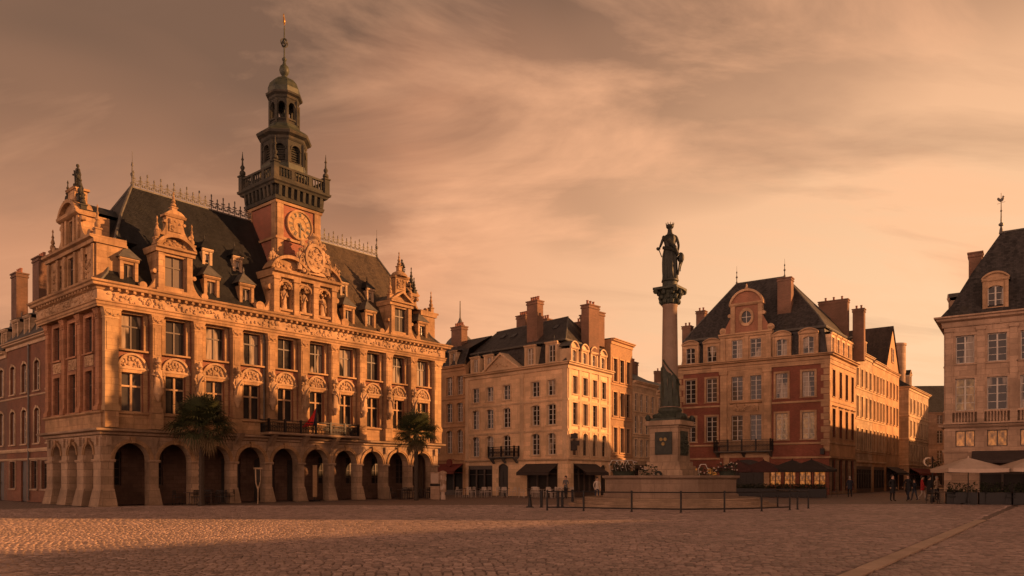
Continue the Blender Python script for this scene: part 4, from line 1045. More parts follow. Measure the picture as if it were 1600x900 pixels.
# ------------------------------------------------------------------ ochre house left of the cream one
oo = (CO[0]-CD.x*12.5, CO[1]-CD.y*12.5)
H = House('ochre_house', 'narrow ochre house squeezed between the town hall and the cream house', oo, CD); H.sm = M_ochre
L = 9.0; fr = Fr((-L, 0), (1, 0)); e = 12.3
cols = [1.0, 3.1, 5.2, 7.1, 8.4] ; cols = [1.1, 3.0, 4.9, 6.7, 8.2]
H.face(fr, L, 0, e, cols, [dict(z=9.6, h=1.75, w=.9, gm=(M_glassb, M_glassc)), dict(z=7.0, h=1.8, w=.9, rise=.1, gm=(M_glassb, M_glass)), dict(z=4.0, h=2.2, w=.9, rise=.2, gm=M_glassb)], extra=[(.6, 8.6, 0, 2.9)])
shopfront(H, fr, .6, 8.6, 2.9, 6, awning=M_awnred)
for z in (3.4, 6.6, 9.3): H.course(fr, L, z, .1, .16, 0, 0)
H.cornice(fr, L, e+.1, .4, .5, 0, 0)
for x0, x1 in ((-L, -L), (0, 0)): H.w.face([(x0, 0, 0), (x0, 7, 0), (x0, 7, e), (x0, 3.5, e+3.2), (x0, 0, e)])
r = MB(); pr = [(-.2, e+.12), (.5, e+1.7), (3.5, e+3.3)]
for (y0, z0), (y1, z1) in zip(pr, pr[1:]): r.face([(-L, y0, z0), (0, y0, z0), (0, y1, z1), (-L, y1, z1)]); r.face([(-L, 7-y0, z0), (0, 7-y0, z0), (0, 7-y1, z1), (-L, 7-y1, z1)])
r.build('roof', M_slateb, H.e)
for u in (5.2, 7.4): dormer(H.e, fr, u, e+.14, 1.0, 1.25, n=.12, depth=1.2, top='flat', ph=.2, gm=M_glass, rm=M_lead, wm=M_pale)
chimney(H.e, -3.3, 2.2, e+1.5, e+4.4, 1.5, .8, 4, M_chim)
for u in (4.6, 7.4):
    s = MB(); s.disc(fr, u, 3.05, .36, .55, .72, 16); s.box(fr, u-.02, u+.02, .0, .6, 3.38, 3.44); s.build('round_sign', M_awnred, H.e)
H.finish(M_ochre, M_ochre)
# distant lantern dome above the roofs
def at(px, py, Y): return ((px-800)/1180*Y, 1.6 + (747-py)/1180*Y)
X_, Z_ = at(719, 530, 110)
t_ = thing('church_dome', 'small dark church dome with a spike, far behind the ochre house', 'dome', (X_, 110, 0))
a = MB(); a.bx(-4, 4, -4, 4, 0, 18); a.lathe(0, 0, 18, [(2.6, 0), (2.6, 2.2)], 8, 0, False); a.build('drum', M_grim, t_)
a = MB(); a.lathe(0, 0, 20.2, [(2.9, 0), (2.85, .35), (2.3, .6), (1.9, 1.3), (1.2, 2.0), (.7, 2.5), (.5, 3.2), (.75, 3.5), (.3, 4.2), (.1, 4.8), (.06, 7.2)], 12); a.build('roof', M_lead, t_)

# ------------------------------------------------------------------ street going back on the right of the cream house
def along(t): return (CO[0]+CS.x*t, CO[1]+CS.y*t)
def row_house(name, label, origin, d, L, e, cols, floors, wm, tm, shop=None, depth=8, ridge=3.0, roofm=None, awn=None, flat=False, shopz=2.9, dn=()):
    H = House(name, label, origin, d); H.sm = tm
    fr = Fr((0, 0), (1, 0)); ex = [(shop[0], shop[1], 0, shopz)] if shop else []
    H.face(fr, L, 0, e, cols, floors, extra=ex)
    if shop: shopfront(H, fr, shop[0], shop[1], shopz, max(3, int((shop[1]-shop[0])/1.1)), awning=awn)
    for fl_ in floors: H.course(fr, L, fl_['z']-.22, .09, .14, 0, 0)
    H.course(fr, L, 3.5, .15, .25, 0, 0); H.cornice(fr, L, e+.1, .42, .5, 0, 0)
    top = e if flat else e + ridge
    for x in (0, L): H.w.face([(x, 0, 0), (x, depth, 0), (x, depth, e), (x, depth/2, top), (x, 0, e)])
    H.w.face([(0, depth, 0), (L, depth, 0), (L, depth, e), (0, depth, e)])
    r = MB()
    if flat: r.face([(0, 0, e+.1), (L, 0, e+.1), (L, depth, e+.1), (0, depth, e+.1)])
    else:
        for s in (0, 1):
            y0, y1 = (-.3, depth/2) if not s else (depth+.3, depth/2)
            r.face([(0, y0, e+.12), (L, y0, e+.12), (L, y1, top+.1), (0, y1, top+.1)])
    r.build('roof', roofm or M_slateb, H.e)
    for u in dn: dormer(H.e, fr, u, e+.2, 1.1, 1.3, n=-.2, depth=1.6, top='flat', ph=.2, gm=M_glassc, rm=M_lead, wm=tm)
    H.finish(wm, tm); return H
f3 = [dict(z=10.6, h=2.1, w=.85, gm=(M_glassb, M_glass), fm=M_frame_d), dict(z=7.4, h=2.2, w=.85, gm=(M_glass, M_glassb), fm=M_frame_d), dict(z=4.0, h=2.3, w=.85, gm=M_glassb, fm=M_frame_d)]
H = row_house('ochre_brick_house', 'tall flat topped ochre brick house rising above the cream house', along(7.86), CS, 4.6, 14.4, [.9, 2.3, 3.7], f3, M_ochrebrick, M_ochre, (.5, 4.1), 9, 1.0, flat=True)
chimney(H.e, .5, 3.2, 14.4, 16.4, .8, 1.6, 3, M_chim)
f2 = [dict(z=8.2, h=1.7, w=.8, gm=(M_glassb, M_glass)), dict(z=6.0, h=1.7, w=.8, gm=(M_glass, M_glassb)), dict(z=3.7, h=1.7, w=.8, gm=M_glassb)]
H = row_house('pale_house', 'pale stone house with a tall chimney in the street beside the column', along(12.5), CS, 5.6, 11.0, [.8, 2.1, 3.4, 4.8], f2, M_pale, M_creamtrim, (.5, 5.1), 8, 2.2)
chimney(H.e, 2.0, 3.0, 11.5, 15.0, 1.8, .8, 3, M_chim)
H = row_house('pale_house', 'pale stone house further down the street, half hidden by the column', along(18.15), CS, 9.5, 10.6, [.9, 2.4, 3.9, 5.4, 6.9, 8.4], f2, M_pale, M_creamtrim, (.5, 9), 8, 2.0)
chimney(H.e, .8, 3.0, 11.5, 13.9, .8, .8, 2, M_chim)
H = row_house('stone_house', 'stone house closing the street behind the column base', (along(28.5)[0]-1.0, along(28.5)[1]), (.93, -.36), 9.5, 10.8, [1, 2.6, 4.2, 5.8, 7.4], f2, M_ochre, M_creamtrim, (.5, 9), 8, 2.6)
H = row_house('gabled_house', 'grey house with a round gable seen left of the column shaft', (18.2, 103), (1, 0), 9, 12.5, [1.5, 3.3, 5.1, 6.9], f2, M_grim, M_grim, None, 9, 1.0)
p = MB(); p.ext(Fr((0, 0), (1, 0)), arc_pts(-.2, 4.4, 12.6, 2.1, 14), -.6, .1); p.build('gable', M_grim, H.e)
chimney(H.e, 2.6, 3, 13, 16.6, 1.6, .8, 2, M_chim)

# ------------------------------------------------------------------ red corner house (right of the column)
K_ = 1.12
RO = (27.3*K_, 65*K_); RD = Vector((.824, -.566)); RS = Vector((.6137, .79))
H = House('red_house', 'red brick corner house with stone bays, oculus gable and steep mansard roof', RO, RD); H.sm = M_redtrim
LR = 13.7*K_; k = K_; QR = 8.7*K_
fl = Fr((-LR, 0), (1, 0)); rs = to_local((0, 0), RD, RS); fr2 = Fr((0, 0), rs); e = 13.6
def ul(s): return LR - s*k
cols = [ul(s) for s in (12.46, 10.38, 7.97, 6.27, 3.98, 1.71)]
H.face(fl, LR, 0, e, cols, [dict(z=9.6, h=2.45, w=1.15, gm=(M_glass, M_glass, M_glass, M_glass, M_glassc, M_glassc), sur=(.2, .07)), dict(z=5.45, h=2.6, w=1.15, gm=(M_glass, M_glass, M_glass, M_glass, M_glowd, M_glowd), sur=(.2, .07))],
    extra=[(ul(8.6), ul(5.6), 0, 3.5, .5)] + [(ul(s)-.55, ul(s)+.55, .9, 2.7) for s in (12.3, 10.4, 4.55, 3.3, 2.0, .8)])
for i, s in enumerate((12.3, 10.4, 4.55, 3.3, 2.0, .8)): window(H.e, fl, ul(s), .9, 1.1, 1.8, 0, 'casement', .16, fm=M_frame_d, gm=M_glow, label='ground floor window glowing orange' if i == 2 else None)
d = MB(); d.box(ID, -1.5*k, 1.5*k, -.2, -.12, 0, 3.5); 
for sx in (-1.05, -.35, .35, 1.05): d.box(ID, sx-.28, sx+.28, -.12, -.08, .3, 2.5)
d.build('door', M_door, H.e, fl.mat(ul(7.1), 0, .01))
colsR = [1.55, 4.0, 6.3, 8.6]
H.face(fr2, QR, 0, e, colsR, [dict(z=9.6, h=2.6, w=.95, gm=(M_glassb, M_glass), fm=M_frame_d), dict(z=5.6, h=2.8, w=1.0, gm=(M_glass, M_glassb), fm=M_frame_d, head=.25)], extra=[(u-.6, u+.6, .3, 3.4) for u in colsR])
for u in colsR: window(H.e, fr2, u, .3, 1.2, 3.1, 0, 'plain', .16, fm=M_frame_d, gm=M_shop)
# stone frontispiece, quoins, pilasters, courses
st = MB(); ua, ub = ul(9.55), ul(4.85)
oz = [(c-.575, c+.575, z0, z1) for c in cols[2:4] for z0, z1 in ((9.6, 12.05), (5.45, 8.05))]
wall(st, fl, ua, ub, 3.7, e-.6, oz, .2, n=.06)
for u in (ua, ub): st.face([fl(u, 0, 3.7), fl(u, .06, 3.7), fl(u, .06, e-.6), fl(u, 0, e-.6)])
for s in (9.2, 5.2): st.box(fl, ul(s)-.35, ul(s)+.35, .063, .22, 5.3, 12.3); st.box(fl, ul(s)-.45, ul(s)+.45, .063, .32, 12.3, 12.7); st.box(fl, ul(s)-.42, ul(s)+.42, .063, .28, 5.0, 5.3)
st.box(fl, ul(8.3), ul(6.0), .063, .18, 8.45, 9.2); st.carve(fl, ul(8.2), ul(6.1), 8.55, 9.1, .18, 34, .12); st.band(fl, ul(8.6), ul(5.7), [(.063, 9.2), (.2, 9.22), (.3, 9.34), (.063, 9.4)])
for z0 in [4.2 + .62*i for i in range(15)]:
    wv = .75 if int(z0/.62) % 2 else .5
    st.box(fl, LR-wv, LR, .003, .06, z0, z0+.56); st.box(fr2, 0, wv, .003, .06, z0, z0+.56); st.box(fl, 0, wv*.8, .003, .06, z0, z0+.56)
for s in (8.95, 5.3): st.box(fl, ul(s)-.3, ul(s)+.3, .06, .14, 0, 3.7)
for z, p_ in ((3.7, .18), (5.1, .1), (9.2, .1)):
    st.band(fl, 0, ua, [(.003, z-.2), (p_, z-.16), (p_, z), (.003, z+.03)]); st.band(fl, ub, LR, [(.003, z-.2), (p_, z-.16), (p_, z), (.003, z+.03)], 0, 0, 1); st.band(fr2, 0, QR, [(.003, z-.2), (p_, z-.16), (p_, z), (.003, z+.03)], 0, 1, 0)
st.build('stone_dressing', M_redtrim, H.e)
sw = MB(); wall(sw, fr2, 0, QR, 3.75, e-.5, [(u-.475, u+.475, 9.6, 12.2) for u in colsR] + [(u-.5, u+.5, 5.6, 8.4) for u in colsR], .1, n=.03); sw.build('side_facing', M_ochre, H.e)
sw = MB(); wall(sw, fr2, 0, QR, 0, 3.7, [(u-.6, u+.6, .3, 3.4) for u in colsR], .1, n=.03); sw.build('side_facing', M_base, H.e)
H.t.band(fl, 0, LR, [(.003, e-.9), (.12, e-.9), (.12, e-.5), (.003, e-.5)], 0, 0, 1); H.t.band(fr2, 0, QR, [(.003, e-.9), (.12, e-.9), (.12, e-.5), (.003, e-.5)], 0, 1, 0)
H.cornice(fl, LR, e+.1, .6, .55, 0, 1); H.cornice(fr2, QR, e+.1, .6, .55, 1, 0)
far = (rs[0]*QR, rs[1]*QR); bk = (-LR, far[1])
H.w.face([(far[0], far[1], 0), (bk[0], bk[1], 0), (bk[0], bk[1], e), (far[0], far[1], e)]); H.w.face([(-LR, 0, 0), (bk[0], bk[1], 0), (bk[0], bk[1], e), (-LR, 0, e)])
poly = [(-LR, 0), (0, 0), far, bk]; zb = 16.3
r = MB(); r0 = inset(poly, [.32, .32, 0, .2], e+.12); r1 = inset(poly, [.62, .62, .05, .62], zb); r2 = inset(poly, [.42, .42, .05, .42], zb+.05)
A = Vector((-9.4*k, 4.3*k, 22.9)); B = Vector((-4.85*k, 4.3*k, 22.9))
r2b = inset(poly, [1.15, 1.3, .9, 1.3], zb+1.35)
roof_rings(r, [r0, r1]); roof_rings(r, [r2, r2b, [A, B, B, A]]); r.build('roof', M_slateb, H.e)
ridge_roll(H.e, [A, B])
for i, (c, t) in enumerate(((0, A), (1, B), (2, B), (3, A))): ridge_roll(H.e, [r2[c], r2b[c], t], .08, 'hip_flashing')
up = Vector((0, 0, .02)); ridge_roll(H.e, [r2[3]+up, r2[0]+up, r2[1]+up, r2[2]+up], .14, 'roof_break_moulding')
for p_ in (A, B): link('finial', finial_me(1.9), H.e, Matrix.Translation(p_))
for s in (12.46, 10.38, 3.98, 1.71): dormer(H.e, fl, ul(s), e+.13, 1.75, 2.0, n=.0, depth=1.3, top='arch', ph=.3, ow=1.0, oh=1.65, gm=M_glassc, wm=M_redtrim, rm=M_lead)
for u in (1.4, 3.3, 5.2, 7.1, 8.9): dormer(H.e, fr2, u, e+.13, 1.5, 1.9, n=.0, depth=1.3, top='flat', ph=.2, ow=.85, oh=1.55, gm=M_glass, wm=M_cream, rm=M_lead)
g = MB(); gc = ul(7.1)
wall(g, fl, ua, ub, e+.12, zb+.1, [(c-.55, c+.55, e+.35, e+2.2) for c in cols[2:4]], .2, n=.08)
for u in (ua, ub): g.face([fl(u, .08, e+.12), fl(u, -1.2, e+.12), fl(u, -1.2, zb+.1), fl(u, .08, zb+.1)])
for u in (ua+.3, ub-.3, (cols[2]+cols[3])/2): g.box(fl, u-.25, u+.25, .083, .2, e+.12, zb-.2)
g.band(fl, ua-.1, ub+.1, [(-1.0, zb-.2), (.24, zb-.2), (.3, zb), (.42, zb+.06), (.42, zb+.2), (-1.0, zb+.22)])
gz = zb+.22
for s in (-1, 1):
    g.box(fl, gc+s*1.4-.22, gc+s*1.4+.22, -.3, .16, gz, gz+2.75)
    volute(g, fl, gc+s*1.62, gz, 1.0, 2.0, s, -.2, .1); c = fl(gc+s*2.45, 0, 0); g.ball((c.x, c.y, gz+.35), .3)
g.band(fl, gc-1.75, gc+1.75, [(-.4, gz+2.75), (.2, gz+2.75), (.34, gz+2.9), (.34, gz+3.02), (-.4, gz+3.05)])
p_ = arc_pts(gc-1.55, gc+1.55, gz+3.05, 1.15, 14); q_ = arc_pts(gc-1.75, gc+1.75, gz+3.05, 1.38, 14)
for i in range(14): g.ext(fl, [p_[i], q_[i], q_[i+1], p_[i+1]], -.4, .3)
g.ring(fl, gc, gz+1.55, .5, .75, -.02, .16, 0, 360, 20, 0, 1.25)
c = fl(gc, 0, 0); g.lathe(c.x, c.y, gz+4.35, [(.12, 0), (.2, .15), (.12, .3), (.05, .6)], 8)
go = g.build('oculus_gable', M_redtrim, H.e)
b = MB(); b.ext(fl, [(gc-1.2, gz), (gc+1.2, gz), (gc+1.2, gz+2.75), (gc-1.2, gz+2.75)], -.28, .03); b.ext(fl, p_, -.3, .06)
for s in (-1, 1): b.ext(fl, [(gc+s*1.63, gz+.03), (gc+s*2.5, gz+.03), (gc+s*1.63, gz+1.6)], -.15, .115)
b.build('brick_panel', M_gablebrick, go)
b = MB(); b.disc(fl, gc, gz+1.55, .5, .032, .05, 20, 0, 1.25); b.build('oculus_window', M_glass, go)
b = MB(); b.box(fl, gc-.03, gc+.03, .052, .09, gz+.95, gz+2.15); b.box(fl, gc-.48, gc+.48, .052, .088, gz+1.52, gz+1.58); b.build('oculus_bars', M_frame_w, go)
for c in cols[2:4]:
    wm_ = MB(); win_frame_mb(wm_, 1.1, 1.85, 0, 'casement', .14, 0); win_glass_mb(wm_, 1.1, 1.85, .14, 1); wm_.build('window', [M_frame_w, M_glassc], go, fl.mat(c, .08, e+.35))
iron_balcony(H, fl, ul(9.9), ul(4.7), 4.35, 1.0, 1.15)
chimney(H.e, -4.15*k, 1.9*k, 16.8, 22.0, 1.35, 1.0, 0, M_chim)
chimney(H.e, -13.3*k, 5.2*k, 15, 20.6, 1.0, .8, 2, M_chim); chimney(H.e, -14.0*k, 3.2*k, 14, 18.6, 1.0, .8, 2, M_chim)
chimney(H.e, -1.3, far[1]-1.2, 14, 20.5, 2.9, .9, 3, M_chim); chimney(H.e, 1.0, far[1]-.2, 14, 19.5, 1.1, .9, 2, M_chim)
H.finish(M_crimson, M_redtrim)
lp = MB(); lp.box(fl, LR-.55, LR-.5, .06, .5, 4.5, 4.55); lp.box(fl, LR-.7, LR-.35, .3, .62, 3.9, 4.45); lp.build('wall_lantern', M_black, H.e)

# ------------------------------------------------------------------ street behind the red house
def ralong(t): return (RO[0]+RS.x*t, RO[1]+RS.y*t)
f4 = [dict(z=11.6, h=1.9, w=.8, gm=(M_glassb, M_glass)), dict(z=8.3, h=2.2, w=.8, gm=(M_glass, M_glassb)), dict(z=4.7, h=2.3, w=.85, gm=M_glassb)]
H = row_house('pale_house', 'pale rendered house joined to the back of the red corner house', ralong(9.8), RS, 7.8, 15.2, [1, 2.9, 4.9, 6.8], f4, M_pale, M_creamtrim, (.6, 7.2), 8, 2.0, dn=(2, 5))
chimney(H.e, 2.0, 3.2, 15.5, 19.0, 1.2, .8, 3, M_chim)
H = row_house('pale_house', 'cream house between the pale house and the tall gabled one in the street', ralong(17.65), RS, 6.5, 15.0, [.9, 2.5, 4.1, 5.6], f4, M_ochre, M_creamtrim, (.6, 6), 8, 1.6)
H = House('gabled_house', 'street house with a steep pointed gable facing the narrow street', ralong(24.2), RS); H.sm = M_ochre
fr = Fr((0, 0), (1, 0)); L = 8.0
H.face(fr, L, 0, 15.0, [1.1, 3.0, 5.0, 6.9], f4, extra=[(.6, 7.4, 0, 2.9)]); shopfront(H, fr, .6, 7.4, 2.9, 6, awning=M_awn)
H.w.face([(0, .003, 15.0), (L, .003, 15.0), (L/2, .003, 20.6)])
for x in (0, L): H.w.face([(x, 0, 0), (x, 12, 0), (x, 12, 15), (x, 0, 15)])
H.cornice(fr, L, 15.0, .3, .4, 0, 0)
window(H.e, fr, L/2, 16.2, .9, 1.6, 0, 'casement', -.06, (.12, .12), .1, 0, M_frame_w, M_glass, M_ochre)
r = MB()
for s in (0, L): r.face([(s-(.2 if s == 0 else -.2), -.15, 14.8), (L/2, -.15, 20.75), (L/2, 12, 20.75), (s-(.2 if s == 0 else -.2), 12, 14.8)])
r.build('roof', M_slate2, H.e); H.finish(M_ochre, M_ochre)
# corner house at the bend, and what lies beyond
DO = (49.9*1.08, 95*1.08)
H = House('corner_house', 'pale corner house where the narrow street bends, dark roof and round chimney', DO, RS); H.sm = M_creamtrim
fa = Fr((0, 0), (1, 0)); fb = Fr((0, 12), (0, -1)); e = 14.0
ff = [dict(z=10.6, h=1.9, w=.9, gm=(M_glass, M_glassb)), dict(z=7.4, h=2.1, w=.9, gm=(M_glassb, M_glass)), dict(z=4.0, h=2.2, w=.9, gm=M_glassb)]
H.face(fa, 15, 0, e, [1.5, 4, 6.5, 9, 11.5, 13.6], ff, extra=[(.6, 14.4, 0, 2.9)]); shopfront(H, fa, .6, 14.4, 2.9, 10, awning=M_awnred)
H.face(fb, 12, 0, e, [2, 4.5, 7, 10.2], ff, extra=[(.6, 11.4, 0, 2.9)]); shopfront(H, fb, .6, 11.4, 2.9, 8)
for z in (3.5, 7.0, 10.2): H.course(fa, 15, z, .12, .2, 1, 0); H.course(fb, 12, z, .12, .2, 0, 1)
H.cornice(fa, 15, e+.1, .5, .5, 1, 0); H.cornice(fb, 12, e+.1, .5, .5, 0, 1)
poly = [(0, 0), (15, 0), (15, 12), (0, 12)]; r = MB(); A = Vector((4, 6, 18.2)); B = Vector((15, 6, 18.2))
roof_rings(r, [inset(poly, [-.3, 0, 0, -.3], e+.12), [A, B, B, A]]); r.build('roof', M_slateb, H.e)
dormer(H.e, fa, 4, e+.2, 1.3, 1.8, n=-.5, depth=2, top='tri', ph=.5, gm=M_glass, wm=M_creamtrim)
a = MB(); a.lathe(0, 0, 14.5, [(1.1, 0), (1.1, 5.6), (1.2, 5.65), (1.2, 5.95), (.9, 6.0)], 14); a.build('round_chimney', M_grim, H.e, Matrix.Translation((3.0, 2.0, 0)))
H.finish(M_pale, M_creamtrim)
H = row_house('grey_house', 'dark grey house at the far end of the narrow street', (62, 126), (1, -.08), 16, 12.4, [1.5, 4, 6.5, 9, 11.5, 14], ff, M_grim, M_grim, (.6, 15), 10, 5.0)
H = row_house('grey_house', 'low grey house seen past the bend between the corner house and the big stone house', (66.5, 112), RD, 9, 10.6, [1.5, 4, 6.5], [dict(z=7.4, h=1.9, w=.9, gm=M_glassb), dict(z=4.0, h=2.0, w=.9, gm=M_glassb)], M_grim, M_grim, (.6, 8), 8, 3.2)

# ------------------------------------------------------------------ big stone house at the right edge
KO = (28.6, 50.0)
H = House('stone_house', 'grey stone house at the right edge with balustrade balcony and weather vane', KO, RD); H.sm = M_grim
LK = 15.0; QK = 8.5; fr = Fr((0, 0), (1, 0)); fs = Fr((0, QK), (0, -1)); fe = Fr((LK, 0), (0, 1)); e = 12.1
cols = [1.2+1.77*i for i in range(8)]
H.face(fr, LK, 0, e, cols, [dict(z=9.1, h=1.8, w=1.05, gm=(M_glassc, M_glass), sur=(.16, .07)), dict(z=6.0, h=2.1, w=1.1, gm=(M_glowd, M_glassc, M_glassc), sur=(.16, .07)), dict(z=3.65, h=1.05, w=1.1, gm=M_glow, style='plain', sm=None, fm=M_frame_d)],
    extra=[(2.0+3.2*i, 4.5+3.2*i, 0, 2.7) for i in range(4)])
for i in range(4): shopfront(H, fr, 2.0+3.2*i, 4.5+3.2*i, 2.7, 2)
H.face(fs, QK, 0, e, [1.6, 3.4, 5.2, 7.0], [dict(z=9.1, h=1.8, w=1.05), dict(z=6.0, h=2.1, w=1.1), dict(z=3.65, h=1.05, w=1.1, style='plain')])
wall(H.w, fe, 0, QK, 0, 18.3) if False else None
H.w.face([(LK, 0, 0), (LK, QK, 0), (LK, QK, e), (LK, 4, 18.5), (LK, 0, e)]); H.w.face([(0, QK, 0), (LK, QK, 0), (LK, QK, e), (0, QK, e)])
for i in range(9): pl_ = MB(); pl_.box(fr, 1.2+1.77*(i-.5)-.22, 1.2+1.77*(i-.5)+.22, .003, .1, 5.4, 11.2); pl_.box(fr, 1.2+1.77*(i-.5)-.28, 1.2+1.77*(i-.5)+.28, .003, .16, 11.2, 11.4); pl_.build('pilaster', M_grim, H.e)
for z, p_ in ((3.45, .1), (5.1, .3)): H.course(fr, LK, z, p_, .2, 1, 0); H.course(fs, QK, z, p_, .2, 0, 1)
H.cornice(fr, LK, e+.1, .55, .7, 1, 0); H.cornice(fs, QK, e+.1, .55, .7, 0, 1)
bl = MB(); bl.box(fr, 0, LK, .04, .5, 5.11, 5.22); bl.box(fr, 0, LK, .34, .5, 5.86, 5.98)
for i in range(9):
    u = 1.2+1.77*(i-.5); bl.box(fr, u-.2, u+.2, .32, .51, 5.22, 5.86)
    for j in range(1, 8):
        c = fr(u+.2+j*.17, .42, 0)
        if u+.2+j*.17 < LK: bl.lathe(c.x, c.y, 5.22, [(.04, 0), (.07, .16), (.04, .38), (.055, .64)], 6)
bl.build('balustrade', M_grim, H.e)
aw = MB(); aw.band(fr, 1.6, LK, [(.01, 3.4), (1.3, 2.75), (1.3, 2.55), (1.26, 2.55), (1.26, 2.72), (.01, 3.34)]); aw.build('awning', M_awn, H.e)
poly = [(0, 0), (LK, 0), (LK, QK), (0, QK)]; r = MB(); A = Vector((3.07, 4.1, 18.4)); B = Vector((LK, 4.1, 18.4))
roof_rings(r, [inset(poly, [-.2, 0, -.2, -.2], e+.12), inset(poly, [.45, 0, .45, .4], e+.95), inset(poly, [2.1, 0, 2.1, 1.45], e+3.3), [A, B, B, A]], 0, False); r.build('roof', M_slateb, H.e)
ridge_roll(H.e, [A, B])
for i in (1, 4, 7): dormer(H.e, fr, 1.2+1.77*i-.1, e+.40, 1.35, 1.75, n=-.05, depth=2.0, top='arch', ph=.32, ow=.85, oh=1.35, gm=M_glassc, wm=M_redtrim, rm=M_lead)
dormer(H.e, fs, 4.4, e+.40, 1.35, 1.5, n=-.05, depth=1.9, top='arch', ph=.3, ow=.8, oh=1.2, gm=M_glass, wm=M_grim, rm=M_lead)
chimney(H.e, 1.5, 5.6, 14, 17.6, .8, .9, 0, M_chim); chimney(H.e, 11, 4.5, 17, 20.4, 1.6, .9, 3, M_chim)
v = MB(); v.lathe(0, 0, 18.3, [(.14, 0), (.1, .3), (.05, .5), (.15, .58), (.16, .68), (.05, .78), (.03, 1.5), (.07, 1.56), (.03, 1.66), (.015, 2.8)], 8); vo = v.build('finial', M_lead, H.e, Matrix.Translation((3.07, 4.1, 0)))
link('weather_vane', rooster_me(.55, M_lead), vo, Matrix.Translation((0, 0, 20.5)) @ Matrix.Rotation(R(-30), 4, 'Z'))
H.finish(M_grim, M_grim)
# unseen side street row and neighbours, added and shaped to shade the square
def kalong(t): return (KO[0]+RS.x*t, KO[1]+RS.y*t)
def shade_house(label, poly, e, top, rise, mat=M_grim):
    H = thing('stone_house', label, 'house', (poly[0][0], poly[0][1], 0))  # not a real house of the square: added unseen for shade
    P = [(p[0]-poly[0][0], p[1]-poly[0][1]) for p in poly]
    w_ = MB(); n = len(P)
    for i in range(n):
        a_, b_ = Vector(P[i]), Vector(P[(i+1) % n]); L_ = (b_-a_).length; f_ = Fr(P[i], b_-a_); kk = max(1, int(L_/2.4)); ops_ = []
        for c in range(kk):
            for z in [1.0 + 3.2*q for q in range(int((e-1)/3.2))]:
                u = (c+.5)*L_/kk; ops_.append((u-.5, u+.5, z, z+1.9))
        wall(w_, f_, 0, L_, 0, e, ops_, .2)
        g_ = MB()
        for o_ in ops_: g_.face([f_(o_[0], -.18, o_[2]), f_(o_[1], -.18, o_[2]), f_(o_[1], -.18, o_[3]), f_(o_[0], -.18, o_[3])])
        if ops_: g_.build('window', M_glass, H)
        w_.band(f_, 0, L_, [(.003, e-.3), (.25, e-.1), (.25, e), (.003, e)])
    w_.build('wall', mat, H)
    r_ = MB(); i0 = inset(P, [-.2]*n, e+.01); r_rings = [i0, inset(P, rise, top)]
    roof_rings(r_, r_rings); r_.build('roof', M_slateb, H); return H
def kp(u, q=0.0, t=0.0): return (KO[0]+RD.x*u+RS.x*(q+t), KO[1]+RD.y*u+RS.y*(q+t))
shade_house('unseen stone house with its height set for shade, right side of the narrow street', [kp(0.15, 8.6), kp(9, 8.6), kp(9, 30), kp(.15, 30)], 10.6, 14.2, rise=[.03, 4.3, .03, 4.3])
shade_house('lower unseen stone house, height set for shade, further up the narrow street', [kp(0.15, 30.03), kp(9, 30.03), kp(9, 78), kp(.15, 78)], 8.6, 11.6, rise=[.03, 4.3, .03, 4.3])
shade_house('unseen stone house added for shade, joined to the big stone house', [kp(15.03), kp(32.6), kp(32.6, 8.4), kp(15.03, 8.4)], 12.1, 18.2, rise=[4.1, .03, 4.1, .03])
shade_house('low unseen pavilion added to end the strip of sunlight, off to the right', [kp(32.65), kp(35.4), kp(35.4, 9), kp(32.65, 9)], 10.6, 11.2, rise=[.5]*4)
GA = thing('stone_house', 'unseen long hipped house shaped to cut the strip of sunlight, further right', 'house', (*kp(35.5), 0), RD)  # added out of frame; its roof line cuts the sunlit strip
w_ = MB(); f_ = Fr((0, 0), (1, 0)); LG = 50
ops_ = [(u-.5, u+.5, z, z+1.9) for u in [1.5+2.3*i for i in range(21)] for z in (1.0, 4.4, 7.8)]
wall(w_, f_, 0, LG, 0, 10.5, ops_, .2)
for a_, b_ in (((0, 11), (0, 0)), ((LG, 0), (LG, 11)), ((LG, 11), (0, 11))): wall(w_, Fr(a_, (b_[0]-a_[0], b_[1]-a_[1])), 0, math.hypot(b_[0]-a_[0], b_[1]-a_[1]), 0, 10.5)
w_.build('wall', M_grim, GA)
g_ = MB()
for o_ in ops_: g_.face([f_(o_[0], -.18, o_[2]), f_(o_[1], -.18, o_[2]), f_(o_[1], -.18, o_[3]), f_(o_[0], -.18, o_[3])])
g_.build('window', M_glass, GA)
r_ = MB(); P = [(0, 0), (LG, 0), (LG, 11), (0, 11)]; A = Vector((25, 5.5, 20.6)); B = Vector((LG-1, 5.5, 22.6))
roof_rings(r_, [inset(P, [-.2]*4, 10.55), [A, B, B, A]]); r_.build('roof', M_slateb, GA)
